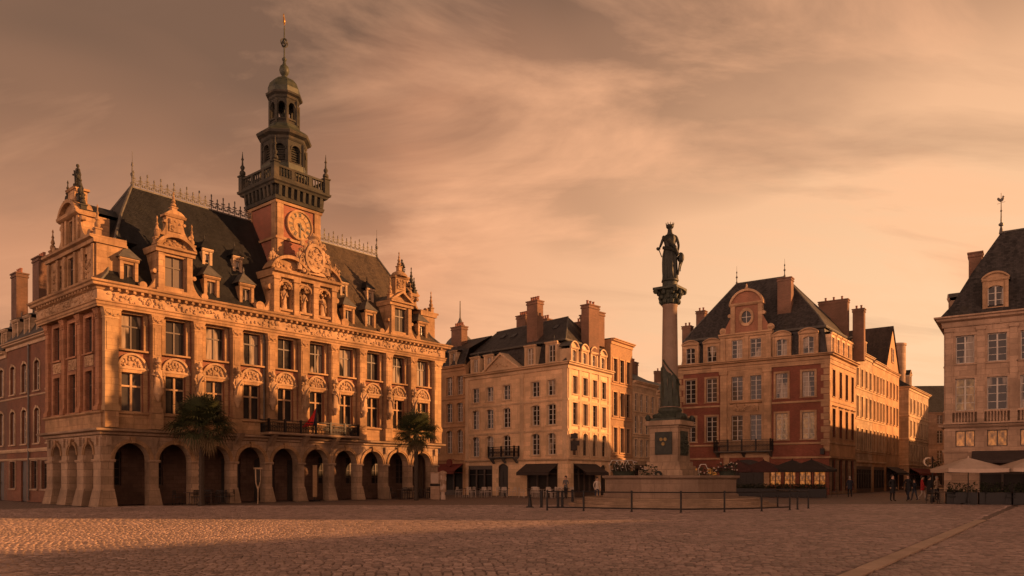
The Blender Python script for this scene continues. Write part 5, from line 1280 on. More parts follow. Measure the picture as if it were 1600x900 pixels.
# ================================================================== ground
def ground_mat():
    m, nt, b = base('square_setts'); L = nt.links
    pos = objsock(nt)
    br = N(nt, 'ShaderNodeTexBrick'); L.new(pos, br.inputs['Vector']); br.inputs['Scale'].default_value = 1
    br.inputs['Brick Width'].default_value = .24; br.inputs['Row Height'].default_value = .2; br.inputs['Mortar Size'].default_value = .018
    br.inputs['Color1'].default_value = (.28, .195, .155, 1); br.inputs['Color2'].default_value = (.18, .125, .10, 1); br.inputs['Mortar'].default_value = (.10, .078, .06, 1)
    big = noise_tex(nt, pos, .22, 4, .6)
    c = mixc(nt, br.outputs['Color'], (.16, .125, .10), mapr(nt, big, .42, .75, 0, .6))
    L.new(c, b.inputs['Base Color']); b.inputs['Roughness'].default_value = .75
    bp = N(nt, 'ShaderNodeBump'); bp.inputs['Strength'].default_value = .7; bp.inputs['Distance'].default_value = .03
    inv = N(nt, 'ShaderNodeMath', operation='SUBTRACT'); inv.inputs[0].default_value = 1; L.new(br.outputs['Fac'], inv.inputs[1]); L.new(inv.outputs[0], bp.inputs['Height']); L.new(bp.outputs[0], b.inputs['Normal'])
    return m
def sett_mat():
    m, nt, b = base('sett_stone'); L = nt.links
    at_ = N(nt, 'ShaderNodeAttribute'); at_.attribute_name = 'tone'
    pos = objsock(nt); big = noise_tex(nt, pos, .22, 4, .6); fine = noise_tex(nt, pos, 22, 3, .7)
    ramp = mixc(nt, (.18, .13, .112), (.50, .36, .30), at_.outputs['Fac'])
    c = mixc(nt, ramp, (.16, .125, .10), mapr(nt, big, .42, .75, 0, .55))
    c = mixc(nt, c, (.12, .09, .075), mapr(nt, fine, .5, .8, 0, .5))
    L.new(c, b.inputs['Base Color']); b.inputs['Roughness'].default_value = .62
    b.inputs['Specular IOR Level'].default_value = .35
    bp = N(nt, 'ShaderNodeBump'); bp.inputs['Strength'].default_value = .35; bp.inputs['Distance'].default_value = .012; L.new(fine, bp.inputs['Height']); L.new(bp.outputs[0], b.inputs['Normal'])
    return m
M_ground = ground_mat(); M_sett = sett_mat()
a = MB(); a.face([(-400, -80, -.03), (400, -80, -.03), (400, 600, -.03), (-400, 600, -.03)]); tag(a.build('ground', M_ground), kind='structure')
S0, S1 = Vector((5.51, 12.34)), Vector((14.2, 23.9)); SDIR = (S1-S0).normalized()
def strip_d(x, y):
    v = Vector((x, y)) - S0; return abs(v.x*SDIR.y - v.y*SDIR.x)
def setts():
    rd = random.Random(5); V = []; Fc = []; tone = []
    ang = R(3); ca, sa = math.cos(ang), math.sin(ang); y = 6.0
    while y < 45:
        hy = rd.uniform(.142, .152) * (1 if y < 26 else 1.3)
        xm = .72*y + 4; x = -xm + rd.uniform(0, .3)
        while x < xm:
            wx = rd.uniform(.165, .205) * (1 if y < 26 else 1.35)
            X = x*ca - y*sa; Y = x*sa + y*ca
            cx, cy = X + wx/2, Y + hy/2
            if strip_d(cx, cy) > .165 + .09 and not (math.hypot(cx-9.2, cy-44) < 5.8) and (cx+22.8)*.766 - (cy-42)*.643 > -.2:
                z = rd.uniform(-.003, .003); gx, gy = .014, .014; i = len(V); tx, ty = rd.gauss(0, .001), rd.gauss(0, .001); t = .008 + rd.uniform(0, .005)
                for px, py, pz in ((gx, gy, -.03), (wx-gx, gy, -.03), (wx-gx, hy-gy, -.03), (gx, hy-gy, -.03)):
                    V.append((X+px*ca-py*sa, Y+px*sa+py*ca, pz))
                for px, py, pz in ((gx+t, gy+t, z-tx-ty), (wx-gx-t, gy+t, z+tx-ty), (wx-gx-t, hy-gy-t, z+tx+ty), (gx+t, hy-gy-t, z-tx+ty)):
                    V.append((X+px*ca-py*sa, Y+px*sa+py*ca, pz))
                V.append((X+(wx/2)*ca-(hy/2)*sa, Y+(wx/2)*sa+(hy/2)*ca, z+.0025))
                for k in range(4):
                    Fc.append((i+k, i+(k+1) % 4, i+4+(k+1) % 4, i+4+k)); Fc.append((i+4+k, i+4+(k+1) % 4, i+8))
                tone.append(min(1, max(0, rd.gauss(.5, .26))))
            x += wx
        y += hy
    me = bpy.data.meshes.new('paving'); me.from_pydata(V, [], Fc); me.materials.append(M_sett)
    at_ = me.attributes.new('tone', 'FLOAT', 'POINT'); at_.data.foreach_set('value', [t for t in tone for _ in range(9)])
    me.update(); return me
o = link('paving', setts()); tag(o, kind='structure')
M_slab = masonry('pale_kerb_slab', (.54, .40, .30), None, var=.15, streak=.2, bump=.25)
sp = MB(); f0 = Fr(S0, SDIR); u = -8.0
while u < 20.5:
    l = random.uniform(.8, 1.3); dz = random.uniform(0, .006); sp.box(f0, u+.008, u+l-.008, -.155, .155, -.03, .008+dz); u += l
tag(sp.build('paved_path', M_slab), kind='structure')

# ================================================================== fountain with column and statue
FX, FY = 9.2, 44.0
fo = thing('column_fountain', 'tall column with a bronze goddess statue rising from a stone fountain basin', 'fountain', (FX, FY, 0))
a = MB()
for r_, z0, z1 in ((5.9, -.03, .17), (5.45, .17, .34), (5.0, .34, .51)): a.lathe(0, 0, z0, [(r_, 0), (r_, z1-z0-.03), (r_-.03, z1-z0), (r_-.5, z1-z0)], 48, 0, False)

M_basin = masonry('basin_stone', (.29, .205, .145), 1.6, 1.3, .01, var=.2, streak=.55)
a = MB()
def oc(r): return r/math.cos(math.pi/8)
a.lathe(0, 0, .5, [(oc(3.72), 0), (oc(3.72), .22), (oc(3.6), .27), (oc(3.6), 1.02), (oc(3.72), 1.1), (oc(3.78), 1.12), (oc(3.8), 1.24), (oc(3.4), 1.25), (oc(3.4), .4)], 8, 0, False, math.pi/8 - R(12))
a.build('basin', M_basin, fo)
a = MB()
for r_, z0, z1 in ((5.9, -.03, .17), (5.45, .17, .34), (5.0, .34, .51)): a.lathe(0, 0, z0, [(r_, 0), (r_, z1-z0-.03), (r_-.03, z1-z0), (r_-.5, z1-z0)], 48, 0, False)
a.build('steps', M_base, fo)
M_water = plain('dark_pool_water', (.02, .022, .018), .05, 0, .2, 2, .5)
a = MB(); a.face([(3.6*math.cos(i*math.pi/12), 3.6*math.sin(i*math.pi/12), 1.42) for i in range(24)]); a.build('water', M_water, fo)
PD = Vector((.81, -.586)).normalized(); PF = Fr((0, 0), PD)
a = MB()
for hw, z0, z1 in ((1.35, 1.2, 2.05), (1.12, 2.05, 2.3), (1.0, 2.3, 2.55)): a.box(PF, -hw, hw, -hw, hw, z0, z1)
a.box(PF, -.86, .86, -.86, .86, 2.55, 4.55); 
a.box(PF, -.95, .95, -.95, .95, 4.5, 4.62); a.box(PF, -1.12, 1.12, -1.12, 1.12, 4.62, 4.78); a.box(PF, -1.05, 1.05, -1.05, 1.05, 4.78, 4.9)
pd = a.build('pedestal', M_base, fo)
a = MB(); a.box(PF, -.52, .52, .863, .92, 2.95, 4.25); pq = a.build('plaque', M_bronze, pd)
a = MB()
for du, dz in ((-.13, 3.82), (.13, 3.82), (0, 3.56)): a.disc(PF, du, dz, .10, .922, .96, 12); a.disc(PF, du*.5, dz+.0, .05, .922, .95, 8)
a.build('emblem', plain('dull_gilding', (.26, .17, .06), .7, 0, .3, 9), pd)
PR = Fr((0, 0), (PD.x*0 - PD.y*-1 if False else -PD.y*-1*-1, PD.x) if False else (-PD.y, PD.x))
a = MB(); a.box(PR, -.5, .5, .863, .9, 2.9, 4.3); a.carve(PR, -.45, .45, 2.98, 4.2, .9, 40, .12); a.build('relief_panel', M_verdi, pd)
a = MB(); a.ring(PF, -.1, 1.78, .13, .24, 1.353, 1.44, 0, 360, 14); a.build('spout', M_bronze, pd)
a = MB(); a.box(PF, -.9, .9, -.9, .9, 4.9, 5.05); a.lathe(0, 0, 5.05, [(.98, 0), (1.0, .08), (.9, .2), (.78, .28), (.72, .34), (.66, .36), (.7, .46), (.66, .58), (.56, .64)], 20)
for k in range(10): t = k*math.pi/5; a.ball((.86*math.cos(t), .86*math.sin(t), 5.2), .17, .17, .14, 6, 4)
for sx in (-1, 1):
    for sy in (-1, 1): c = PF(sx*.95, sy*.95, 0); a.ball((c.x, c.y, 5.08), .16, .16, .2, 6, 4)
a.build('column_base', M_verdi, fo)
M_shaft = masonry('granite_shaft', (.27, .19, .135), None, var=.18, streak=.4, rough=.6, bump=.15)
a = MB(); a.lathe(0, 0, 5.65, [(.52, 0), (.5, .1), (.465, .16), (.465, 2.0), (.44, 4.2), (.415, 5.9), (.45, 5.94), (.45, 6.02)], 28); cs_ = a.build('column_shaft', M_shaft, fo)
# bronze drapery and trophy wound round the lower shaft
a = MB(); rows = []
for i in range(13):
    row = []
    for j in range(25):
        t = R(-205 + 230*j/24); f_ = j/24
        top = 7.75 + .5*math.exp(-((f_-.18)/.12)**2) - 1.0*max(0, f_-.3)**1.2
        z = 5.75 + (top-5.75)*i/12; rr = .49 + .035*math.sin(9*t + z*1.6) + .02*math.sin(17*t - z*2.3) + .05*(1-i/12)
        row.append((rr*math.cos(t), rr*math.sin(t), z))
    rows.append(row)
a.grid(rows, 0, True, False)
a.tube([(-.47, -.25, 8.45), (-.2, -.5, 7.95), (.3, -.48, 7.4), (.52, -.2, 7.0)], .045, 6)
a.build('bronze_drapery', M_verdi, cs_)
a = MB(); Z = 11.65
a.lathe(0, 0, Z, [(.43, 0), (.5, .06), (.46, .14), (.5, .5), (.62, .78), (.8, .86)], 20)
for ring_, zz, n_, rr in ((0, .12, 8, .52), (1, .38, 8, .56), (2, .62, 8, .66)):
    for k in range(n_):
        t = 2*math.pi*(k+.5*ring_)/n_; a.ball((rr*math.cos(t), rr*math.sin(t), Z+zz+.08), .13, .13, .17, 6, 4)
for k in range(4):
    t = k*math.pi/2 + math.pi/4 + math.atan2(PD.y, PD.x); a.ball((.86*math.cos(t), .86*math.sin(t), Z+.78), .17, .17, .15, 6, 4)
a.box(PF, -.74, .74, -.74, .74, Z+.86, Z+1.0); a.build('capital', M_verdi, fo)
a = MB(); a.lathe(0, 0, Z+1.0, [(.5, 0), (.5, .08), (.44, .12), (.44, .34), (.5, .4), (.42, .44)], 16); a.build('statue_base', M_verdi, fo)

# ---------------------------------------------------------------- bodies grown with the skin modifier
def skin_mesh(name, joints, edges, level=1):
    me = bpy.data.meshes.new(name); me.from_pydata([j[0] for j in joints], edges, []); o = bpy.data.objects.new(name, me); COL.objects.link(o)
    md = o.modifiers.new('Skin', 'SKIN'); md.branch_smoothing = .4; md.use_smooth_shade = True
    sv = me.skin_vertices[0].data
    for i, j in enumerate(joints):
        r_ = j[1]; sv[i].radius = (r_, r_) if isinstance(r_, (int, float)) else r_
    sv[0].use_root = True
    s2 = o.modifiers.new('Sub', 'SUBSURF'); s2.levels = level; s2.render_levels = level
    dg = bpy.context.evaluated_depsgraph_get(); dg.update()
    out = bpy.data.meshes.new_from_object(o.evaluated_get(dg)); bpy.data.objects.remove(o); 
    return out
def body_joints(legs, arms, lean=0.0, head=0.0):
    """legs: [(knee, foot)] right, left offsets; arms: [(elbow, hand)]"""
    J = [((0, 0, .95), (.155, .11))]; E = []
    def add(p, r_, parent): J.append((p, r_)); E.append((parent, len(J)-1)); return len(J)-1
    sp_ = add((0, lean*.4, 1.12), (.13, .10), 0); ch = add((0, lean*.8, 1.32), (.17, .115), sp_); nk = add((0, lean, 1.47), (.058, .06), ch)
    h0 = add((0, lean-.01, 1.56), (.072, .085), nk); h1 = add((0, lean-.012, 1.65), (.082, .10), h0); h2 = add((0, lean-.005, 1.735), (.055, .065), h1)
    add((0, lean-.125, 1.61), (.014, .016), h0)     # nose
    for s, (kn, ft) in zip((1, -1), legs):
        hp = add((s*.095, 0, .88), (.095, .10), 0); k1 = add(kn, (.06, .065), hp); an = add((ft[0], ft[1], ft[2]+.08), (.042, .045), k1); add((ft[0]+s*.02, ft[1]-.17, ft[2]+.035), (.04, .032), an)
    for s, (el, hd) in zip((1, -1), arms):
        sh = add((s*.19, lean*.9, 1.40), (.06, .06), ch); e1 = add(el, (.042, .042), sh); w1 = add(tuple(el[i]+(hd[i]-el[i])*.78 for i in range(3)), (.029, .029), e1); h_ = add(hd, (.036, .02), w1)
        dx = Vector(hd) - Vector(el); dx.normalize()
        side = Vector((1, 0, 0)) if abs(dx.x) < .7 else Vector((0, 1, 0))
        for q, (off, ln) in enumerate(((-.03, .065), (-.01, .08), (.01, .085), (.03, .07))):
            p = Vector(hd) + dx*ln + side*off*.9 + Vector((0, -.012, 0)); add(tuple(p), (.009, .009), h_)
        add(tuple(Vector(hd) + dx*.02 - side*.055*s + Vector((0, -.03, 0))), (.010, .010), w1)
    return J, E
# bronze goddess
J, E = body_joints([((.09, -.05, .5), (.1, -.03, 0)), ((-.1, 0, .5), (-.11, .03, 0))], [((.27, .02, 1.12), (.25, -.06, .86)), ((-.29, .06, 1.14), (-.34, -.12, .98))], 0.0)
bm_ = skin_mesh('statue_body', J, E)
a = MB(); S = 3.25/1.75; MS = Matrix.Rotation(R(-12), 4, 'Z') @ Matrix.Scale(S, 4)
a.mesh(bm_, MS)
q = MB()
rows = []
prof = [(.225, 0), (.215, .06), (.21, .3), (.21, .55), (.21, .8), (.185, .98), (.145, 1.1), (.165, 1.2), (.19, 1.3), (.175, 1.4), (.09, 1.46)]
for r_, h_ in prof:
    row = []
    for j in range(40):
        t = 2*math.pi*j/40; amp = .12*(1-h_/1.6); rr = r_*(1 + amp*math.cos(11*t + 1.2*math.sin(h_*3)) + .05*math.cos(5*t+h_*4))
        row.append((rr*math.cos(t)*1.05, rr*math.sin(t)*.74, h_))
    rows.append(row)
q.grid(rows, 0, True); q.face(rows[0][::-1]); 
q.tube([(-.2, .02, 1.4), (-.05, -.17, 1.25), (.16, -.17, 1.0), (.22, -.08, .8)], .06, 6); q.tube([(-.21, -.1, 1.03), (.0, -.19, .98), (.2, -.12, .9)], .055, 6)
q.ball((.33, .0, .72), .11, .08, .17, 10, 6); q.tube([(.3, 0, .85), (.36, .02, .6), (.3, 0, .3)], .06, 6, 0, .03); q.tube([(.26, -.04, .8), (.3, -.05, .5), (.25, -.03, .18)], .05, 6, 0, .025)
q.tube([(-.40, -.16, 1.03), (-.34, -.12, .98), (-.25, -.1, .74)], .016, 5); q.ball((-.37, -.14, 1.0), .05)
q.lathe(0, .02, 1.66, [(.09, 0), (.115, .03), (.12, .09), (.10, .11)], 12)
for k in range(9): t = 2*math.pi*k/9; q.tube([(.105*math.cos(t), .02+.105*math.sin(t), 1.75), (.13*math.cos(t), .02+.13*math.sin(t), 1.83)], .022, 4, 0, .008)
q.ball((0, .1, 1.62), .075, .07, .09)
i0 = len(a.v); a.v += [tuple(MS @ Vector(v)) for v in q.v]; a.f += [tuple(i0+x for x in f) for f in q.f]; a.m += q.m; a.sm += q.sm
a.lathe(0, 0, 0, [(.48, 0), (.48, .06), (.4, .1)], 14)
a.build('statue', M_bronze, fo, Matrix.Translation((0, 0, Z+1.42)))
# jets of the basin: iron hoops and flower pots standing on the rim
M_leafd = plain('dark_shrub_leaf', (.035, .042, .020), .6, 0, .4, 20); M_petal = plain('pale_petals', (.40, .31, .26), .7, 0, .3, 25)
def flower_mass(name, label, x, y, z, w_, h_, n, seed, hoops=0):
    rd = random.Random(seed); t = thing(name, label, 'planter', (x, y, z), (1, 0), 'flower planters round the fountain basin')
    a = MB(); a.lathe(0, 0, 0, [(w_*.38, 0), (w_*.45, .22), (w_*.48, .24)], 14, 0, True, 0, 1, .5); a.build('pot', M_verdi, t)
    a = MB(); b = MB()
    for i in range(n):
        px, py, pz = rd.uniform(-.5, .5)*w_, rd.uniform(-.25, .25)*w_, .2+rd.random()**1.4*h_
        for k in range(3):
            d_ = Vector((rd.uniform(-1, 1), rd.uniform(-1, 1), rd.uniform(-.3, 1))).normalized()*.13; e_ = d_.cross(Vector((0, 0, 1))).normalized()*.045
            p = Vector((px, py, pz)); a.face([p, p+d_*.5+e_, p+d_, p+d_*.5-e_])
        if rd.random() < .16: b.ball((px, py-.05, pz+.1), .055, .055, .045, 5, 3)
    a.build('leaves', M_leafd, t); b.build('blossom', M_petal, t)
    if hoops:
        c = MB()
        for i in range(hoops): 
            u = -w_*.5 + i*.3; c.tube([(u, -.1, .2), (u-.1, -.1, .55), (u+.05, -.12, .85), (u+.3, -.12, .85), (u+.42, -.1, .6)], .022, 5)
        c.build('wire_hoop', M_frame_w, t)
flower_mass('flower_planter', 'leafy planter with wire hoops on the left side of the basin rim', FX-2.9, FY-1.55, 1.75, 1.5, .55, 90, 1, 4)
flower_mass('flower_planter', 'dark bushy planter close to the left of the pedestal', FX-1.75, FY-2.6, 1.5, 1.0, .6, 70, 2)
flower_mass('flower_planter', 'dark planter close to the right of the pedestal', FX+1.5, FY-2.7, 1.5, .9, .5, 60, 3, 1)
flower_mass('flower_planter', 'planter of pale flowers on the right side of the basin rim', FX+2.9, FY-1.6, 1.75, 1.1, .45, 90, 4)

# ================================================================== railing and bollards
def P(px, py): Y = 1888/(py-747); return Vector(((px-800)/1180*Y, Y))
rp = [P(855, 797.5), P(912, 798.3), P(987, 800), P(1064, 801), P(1132, 800.3), P(1190, 799), P(1234, 797)]
ra = thing('railing', 'low dark metal railing curving round the front of the fountain steps', 'railing', (rp[0].x, rp[0].y, 0))
def post_mb(h_, r_=.045):
    a = MB(); a.lathe(0, 0, -.02, [(r_*1.5, 0), (r_*1.5, .04), (r_, .06), (r_, h_), (r_*1.25, h_+.01), (r_*1.1, h_+.06), (.01, h_+.09)], 8); return a
pmesh = post_mb(.95).data('post', M_black)
for p in rp: link('post', pmesh, ra, Matrix.Translation((p.x-rp[0].x, p.y-rp[0].y, 0)))
a = MB()
for p, q in zip(rp, rp[1:]):
    for z, r_ in ((.93, .03), (.16, .035)): a.tube([(p.x-rp[0].x, p.y-rp[0].y, z), (q.x-rp[0].x, q.y-rp[0].y, z)], r_, 6)
a.build('rail', M_black, ra)
rq = [P(1215, 792), P(1246, 796.2), P(1263, 794.6)]
rb = thing('railing', 'short dark railing section at the right end of the fountain fence', 'railing', (rq[0].x, rq[0].y, 0))
for p in rq: link('post', pmesh, rb, Matrix.Translation((p.x-rq[0].x, p.y-rq[0].y, 0)))
a = MB()
for p, q in zip(rq, rq[1:]): a.tube([(p.x-rq[0].x, p.y-rq[0].y, .93), (q.x-rq[0].x, q.y-rq[0].y, .93)], .03, 6)
a.build('rail', M_black, rb)
bmesh_ = post_mb(.85, .075).data('bollard', M_black)
for px, py, lab in ((846, 793, 'black bollard immediately right of the cone'), (872, 792, 'slim black bollard, left one of the pair behind the railing'), (878.6, 792, 'slim black bollard, right one of the pair behind the railing'), (894.5, 788.5, 'black bollard next to the fountain steps, left side')):
    p = P(px, py); o = link('bollard', bmesh_); o.location = (p.x, p.y, 0); tag(o, lab, 'bollard', 'bollards left of the fountain')
p = P(828, 793); a = MB(); a.lathe(0, 0, 0, [(.2, 0), (.2, .04), (.13, .06), (.05, .62), (.07, .66), (.03, .72)], 10); a.bx(-.22, .22, -.22, .22, -.01, .03)
o = a.build('traffic_cone', M_black); o.location = (p.x, p.y, .012); tag(o, 'small dark cone standing by itself on the setts left of the railing', 'cone')

# ================================================================== palms
M_palm = plain('palm_leaf', (.038, .046, .018), .5, 0, .35, 9, .4); M_palmdry = plain('dry_palm_leaf', (.17, .12, .06), .8, 0, .35, 9); M_bark = plain('palm_bark', (.05, .037, .027), .9, 0, .4, 14)
def palm(label, x, y, th, R_, seed):
    rd = random.Random(seed); t = thing('palm_tree', label, 'palm tree', (x, y, 0), (1, 0), 'palm trees before the town hall')
    a = MB(); prof = []
    for i in range(30): z = th*i/29; prof.append((.13 + (.05 if i < 2 else 0) + .035*(i % 2) + .05*max(0, z/th-.75)*4, z))
    a.lathe(0, 0, -.02, prof, 10, 0, True, 0, 1, 1, .06, 5); a.build('trunk', M_bark, t)
    cr = MB(); sk_ = MB(); C_ = Vector((0, 0, th+.1))
    def fan(mb, az, el, ln, fr_, droop):
        d_ = Vector((math.cos(az)*math.cos(el), math.sin(az)*math.cos(el), math.sin(el))); tip = C_ + d_*ln + Vector((0, 0, -droop*ln*.25))
        mb.tube([C_, C_+d_*ln*.5, tip], .022, 4, 0, .012)
        sd = d_.cross(Vector((0, 0, 1))).normalized(); up_ = sd.cross(d_).normalized(); tw_ = rd.uniform(-.5, .5)
        sd, up_ = sd*math.cos(tw_)+up_*math.sin(tw_), up_*math.cos(tw_)-sd*math.sin(tw_)
        n = 17
        for k in range(n):
            b_ = R(-118 + 236*k/(n-1)); dr = (d_*math.cos(b_) + sd*math.sin(b_)).normalized(); l_ = fr_*(.8+.25*math.cos(b_))*rd.uniform(.85, 1.1)
            s2 = (sd*math.cos(b_) - d_*math.sin(b_))*.034; mid = tip + dr*l_*.6 + up_*.05; end = tip + dr*l_ + Vector((0, 0, -l_*(.10+droop*.30)))
            mb.face([tip-s2*.5, tip+s2*.5, mid+s2, mid-s2]); mb.face([mid-s2, mid+s2, end])
    n = 84
    for i in range(n):
        f_ = i/n; el = R(84 - 106*f_**.95 + rd.uniform(-14, 14)); az = i*2.39996 + rd.uniform(-.25, .25)
        fan(cr, az, el, R_*rd.uniform(.50, .80), R_*rd.uniform(.38, .56), .25+.6*f_)
    for i in range(14): fan(sk_, i*2.39996, R(rd.uniform(-75, -38)), R_*rd.uniform(.35, .55), R_*.4, 1.0)
    cr.build('crown', M_palm, t); sk_.build('dry_fronds', M_palmdry, t)
p = P(315, 790.5); palm('palm tree with bushy crown before the left arches of the town hall', p.x, p.y, 4.6, 1.75, 11)
p = P(650, 781.5); palm('palm tree before the right end of the town hall arcade', p.x, p.y, 4.8, 1.65, 12)

# ================================================================== people
M_skin = plain('skin', (.42, .25, .17), .6, 0, .08, 10); M_hair = plain('dark_hair', (.03, .02, .015), .6, 0, .3, 30); M_hairg = plain('grey_hair', (.3, .27, .24), .6, 0, .2, 30)
CL = {n: plain('cloth_' + n, c, .85, 0, .2, 12) for n, c in dict(black=(.016, .016, .018), navy=(.025, .03, .045), red=(.42, .035, .035), beige=(.42, .33, .24), jean=(.06, .07, .10), pale=(.55, .46, .38), grey=(.12, .115, .11), shoe=(.02, .018, .016)).items()}
PV = {}
def person(label, x, y, face, top, legs, pose=0, coat=.78, hair=None, scale=1.0, bag=False):
    key = pose
    if key not in PV:
        st = (((.1, .0, .5), (.11, .0, 0)), ((-.1, .02, .5), (-.11, .05, 0)))
        if pose == 1: st = (((.1, -.14, .52), (.1, -.22, 0)), ((-.1, .02, .5), (-.1, .3, .05)))
        if pose == 2: st = (((.1, .06, .5), (.1, .22, .04)), ((-.1, -.12, .52), (-.1, -.2, 0)))
        ar = (((.25, .03, 1.14), (.24, -.08, .90)), ((-.25, .03, 1.14), (-.24, -.08, .90)))
        if pose == 1: ar = (((.25, .10, 1.15), (.24, .08, .90)), ((-.25, -.06, 1.15), (-.22, -.22, .94)))
        if pose == 2: ar = (((.25, -.06, 1.15), (.20, -.26, 1.02)), ((-.25, .08, 1.15), (-.24, .06, .90)))
        if pose == 3: ar = (((.25, .0, 1.14), (.1, -.24, 1.1)), ((-.25, .0, 1.14), (-.1, -.24, 1.08)))
        J, E = body_joints(st, ar); PV[key] = skin_mesh('person', J, E)
    me = PV[key].copy(); me.materials.clear()
    for m_ in (M_skin, CL[top], CL[legs], CL['shoe']): me.materials.append(m_)
    for pl in me.polygons:
        c = pl.center
        arm = abs(c.x) > .185 and c.z < 1.45
        if c.z > 1.47 or (abs(c.y) > .19 and 1.0 < c.z and pose == 3): i = 0
        elif arm: i = 0 if c.z < .93 else 1
        elif c.z > coat + .05: i = 1
        elif c.z < .09: i = 3
        else: i = 2
        pl.material_index = i; pl.use_smooth = True
    o = link('person', me); o.location = (x, y, .012); o.rotation_euler = (0, 0, face); o.scale = (scale,)*3
    tag(o, label, 'person')
    a = MB(); a.ball((0, .018, 1.695), .092, .11, .092, 10, 6); a.ball((0, .05, 1.63), .085, .085, .1, 8, 5); link('hair', a.data('hair', hair or M_hair), o)
    if coat < .8:
        a = MB(); a.lathe(0, 0, coat, [(.205, 0), (.19, .15), (.17, .3), (.175, .5), (.185, .58)], 14, 0, True, 0, 1, .72); link('coat', a.data('coat', CL[top]), o)
    if bag:
        a = MB(); a.bx(-.15, .15, .12, .28, 1.0, 1.4); link('backpack', a.data('backpack', CL['grey']), o)
    return o
def PY(px, py): p = P(px, py); return p.x, p.y
person('person in a long black coat standing alone with arms hanging in the open square', *PY(1394.5, 783.5), R(15), 'black', 'black', 0, .55, None, 1.03)
person('person in dark clothes walking left of the person in the red jacket', *PY(1419, 783), R(-60), 'black', 'navy', 1, .62, None, 1.05)
person('short person in navy between the dark walker and the red jacket', *PY(1429, 782.5), R(-80), 'navy', 'jean', 2, .8, None, .86)
person('person in a red jacket and pale trousers', *PY(1441, 782.5), R(60), 'red', 'pale', 1, .72, None, 1.0)
person('person in black right behind the red jacket', *PY(1452, 784), R(100), 'black', 'grey', 2, .6, None, 1.0)
person('grey haired person in a beige top by the terrace planters', *PY(1464, 782), R(20), 'beige', 'black', 3, .8, M_hairg, .98)
person('person in dark clothes walking along the side wall of the red house', *PY(1328, 777.5), R(160), 'navy', 'black', 1, .7, M_hairg, .98)
person('person in a pale shirt standing between the cream house and the fountain', *PY(933, 783), R(10), 'pale', 'jean', 0, .8, None, .95)
person('person in beige by the cafe tables under the cream house awning', *PY(884, 779.5), R(-40), 'grey', 'black', 3, .8, None, 1.0)

# ================================================================== parasols and terraces
M_canvas = plain('beige_canvas', (.50, .38, .29), .9, 0, .1, 3); M_cdark = plain('black_canvas', (.030, .024, .022), .9, 0, .2, 3); M_cmaroon = plain('maroon_canvas', (.055, .022, .020), .9, 0, .2, 3)
def parasol_parts(hw, zr, za, val, mat):
    a = MB(); n = 8; E_ = []
    def rim(z, k=1.0): 
        out = []
        for i in range(4):
            c0 = [(-hw, -hw), (hw, -hw), (hw, hw), (-hw, hw)][i]; c1 = [(hw, -hw), (hw, hw), (-hw, hw), (-hw, -hw)][i]
            for j in range(4): t = j/4; sag = .06*math.sin(math.pi*t); out.append(((c0[0]+(c1[0]-c0[0])*t)*k*(1-sag*.3), (c0[1]+(c1[1]-c0[1])*t)*k*(1-sag*.3), z - sag*.6))
        return out
    rows = [rim(zr-val, 1.0), rim(zr, 1.005), rim(zr+(za-zr)*.42, .6), rim(zr+(za-zr)*.78, .25), rim(za, .03)]
    a.grid(rows, 0, False); 
    rows2 = [rim(zr-val, .993), rim(zr-.02, .99), rim(za-.03, .03)]; a.grid(rows2, 0, False)
    a.lathe(0, 0, za-.02, [(.07, 0), (.05, .08), (.02, .16)], 8)
    b = MB(); b.lathe(0, 0, -.02, [(.028, 0), (.028, za)], 8)
    for c0 in ((-1, -1), (1, -1), (1, 1), (-1, 1)): b.tube([(0, 0, za-.12), (c0[0]*hw*.98, c0[1]*hw*.98, zr-.05)], .014, 4); b.tube([(0, 0, zr-.25), (c0[0]*hw*.5, c0[1]*hw*.5, zr+(za-zr)*.42-.06)], .012, 4)
    c = MB(); c.bx(-.35, .35, -.35, .35, -.02, .08); c.lathe(0, 0, .08, [(.07, 0), (.06, .3)], 8)
    return a.data('canopy', mat), b.data('pole', M_black), c.data('base', M_black)
def parasol(label, x, y, hw, zr, za, mat, rot=0, group=None):
    A_, B_, C_ = cached(('par', hw, zr, za, mat.name), lambda: parasol_parts(hw, zr, za, .22, mat))
    t = thing('parasol', label, 'parasol', (x, y, .012), (math.cos(rot), math.sin(rot)), group)
    link('canopy', A_, t); link('pole', B_, t); link('base', C_, t); return t
pr = math.atan2(RD.y, RD.x)
kx = (29.3, 44.8)
parasol('beige square parasol beside the stone house corner, leftmost of the beige ones', 27.55, 45.6, 1.6, 2.16, 2.80, M_canvas, R(-12), 'beige parasols at the stone house')
parasol('beige square parasol cut by the right picture edge', 30.7, 44.6, 1.6, 2.18, 2.85, M_canvas, R(-12), 'beige parasols at the stone house')
for i, (px, mat, lab) in enumerate(((1153, M_cmaroon, 'maroon parasol before the red house door, nearest the fountain basin'), (1193, M_cmaroon, 'maroon parasol between the basin side one and the black ones'), (1238, M_cdark, 'black parasol before the glowing windows of the red house'), (1268, M_cdark, 'black parasol nearest the corner of the red house'))):
    Y = 68.0 - i*1.2; parasol(lab, (px-800)/1180*Y, Y, 1.7, 2.35, 3.15, mat, pr, 'dark parasols at the red house')
def chair_me(mat):
    def mk():
        a = MB()
        for sx in (-.19, .19):
            for sy in (-.19, .19): a.tube([(sx*1.1, sy*1.1, 0), (sx, sy, .45 if sy < 0 else .86)], .014, 4)
        a.bx(-.21, .21, -.21, .21, .44, .47); 
        for z in (.6, .7, .8): a.bx(-.19, .19, .19, .21, z, z+.06)
        for sx in (-.2, .2): a.tube([(sx, .2, .66), (sx, -.18, .66), (sx*1.05, -.19, .45)], .012, 4)
        return a.data('cafe_chair', mat)
    return cached(('chair', mat.name), mk)
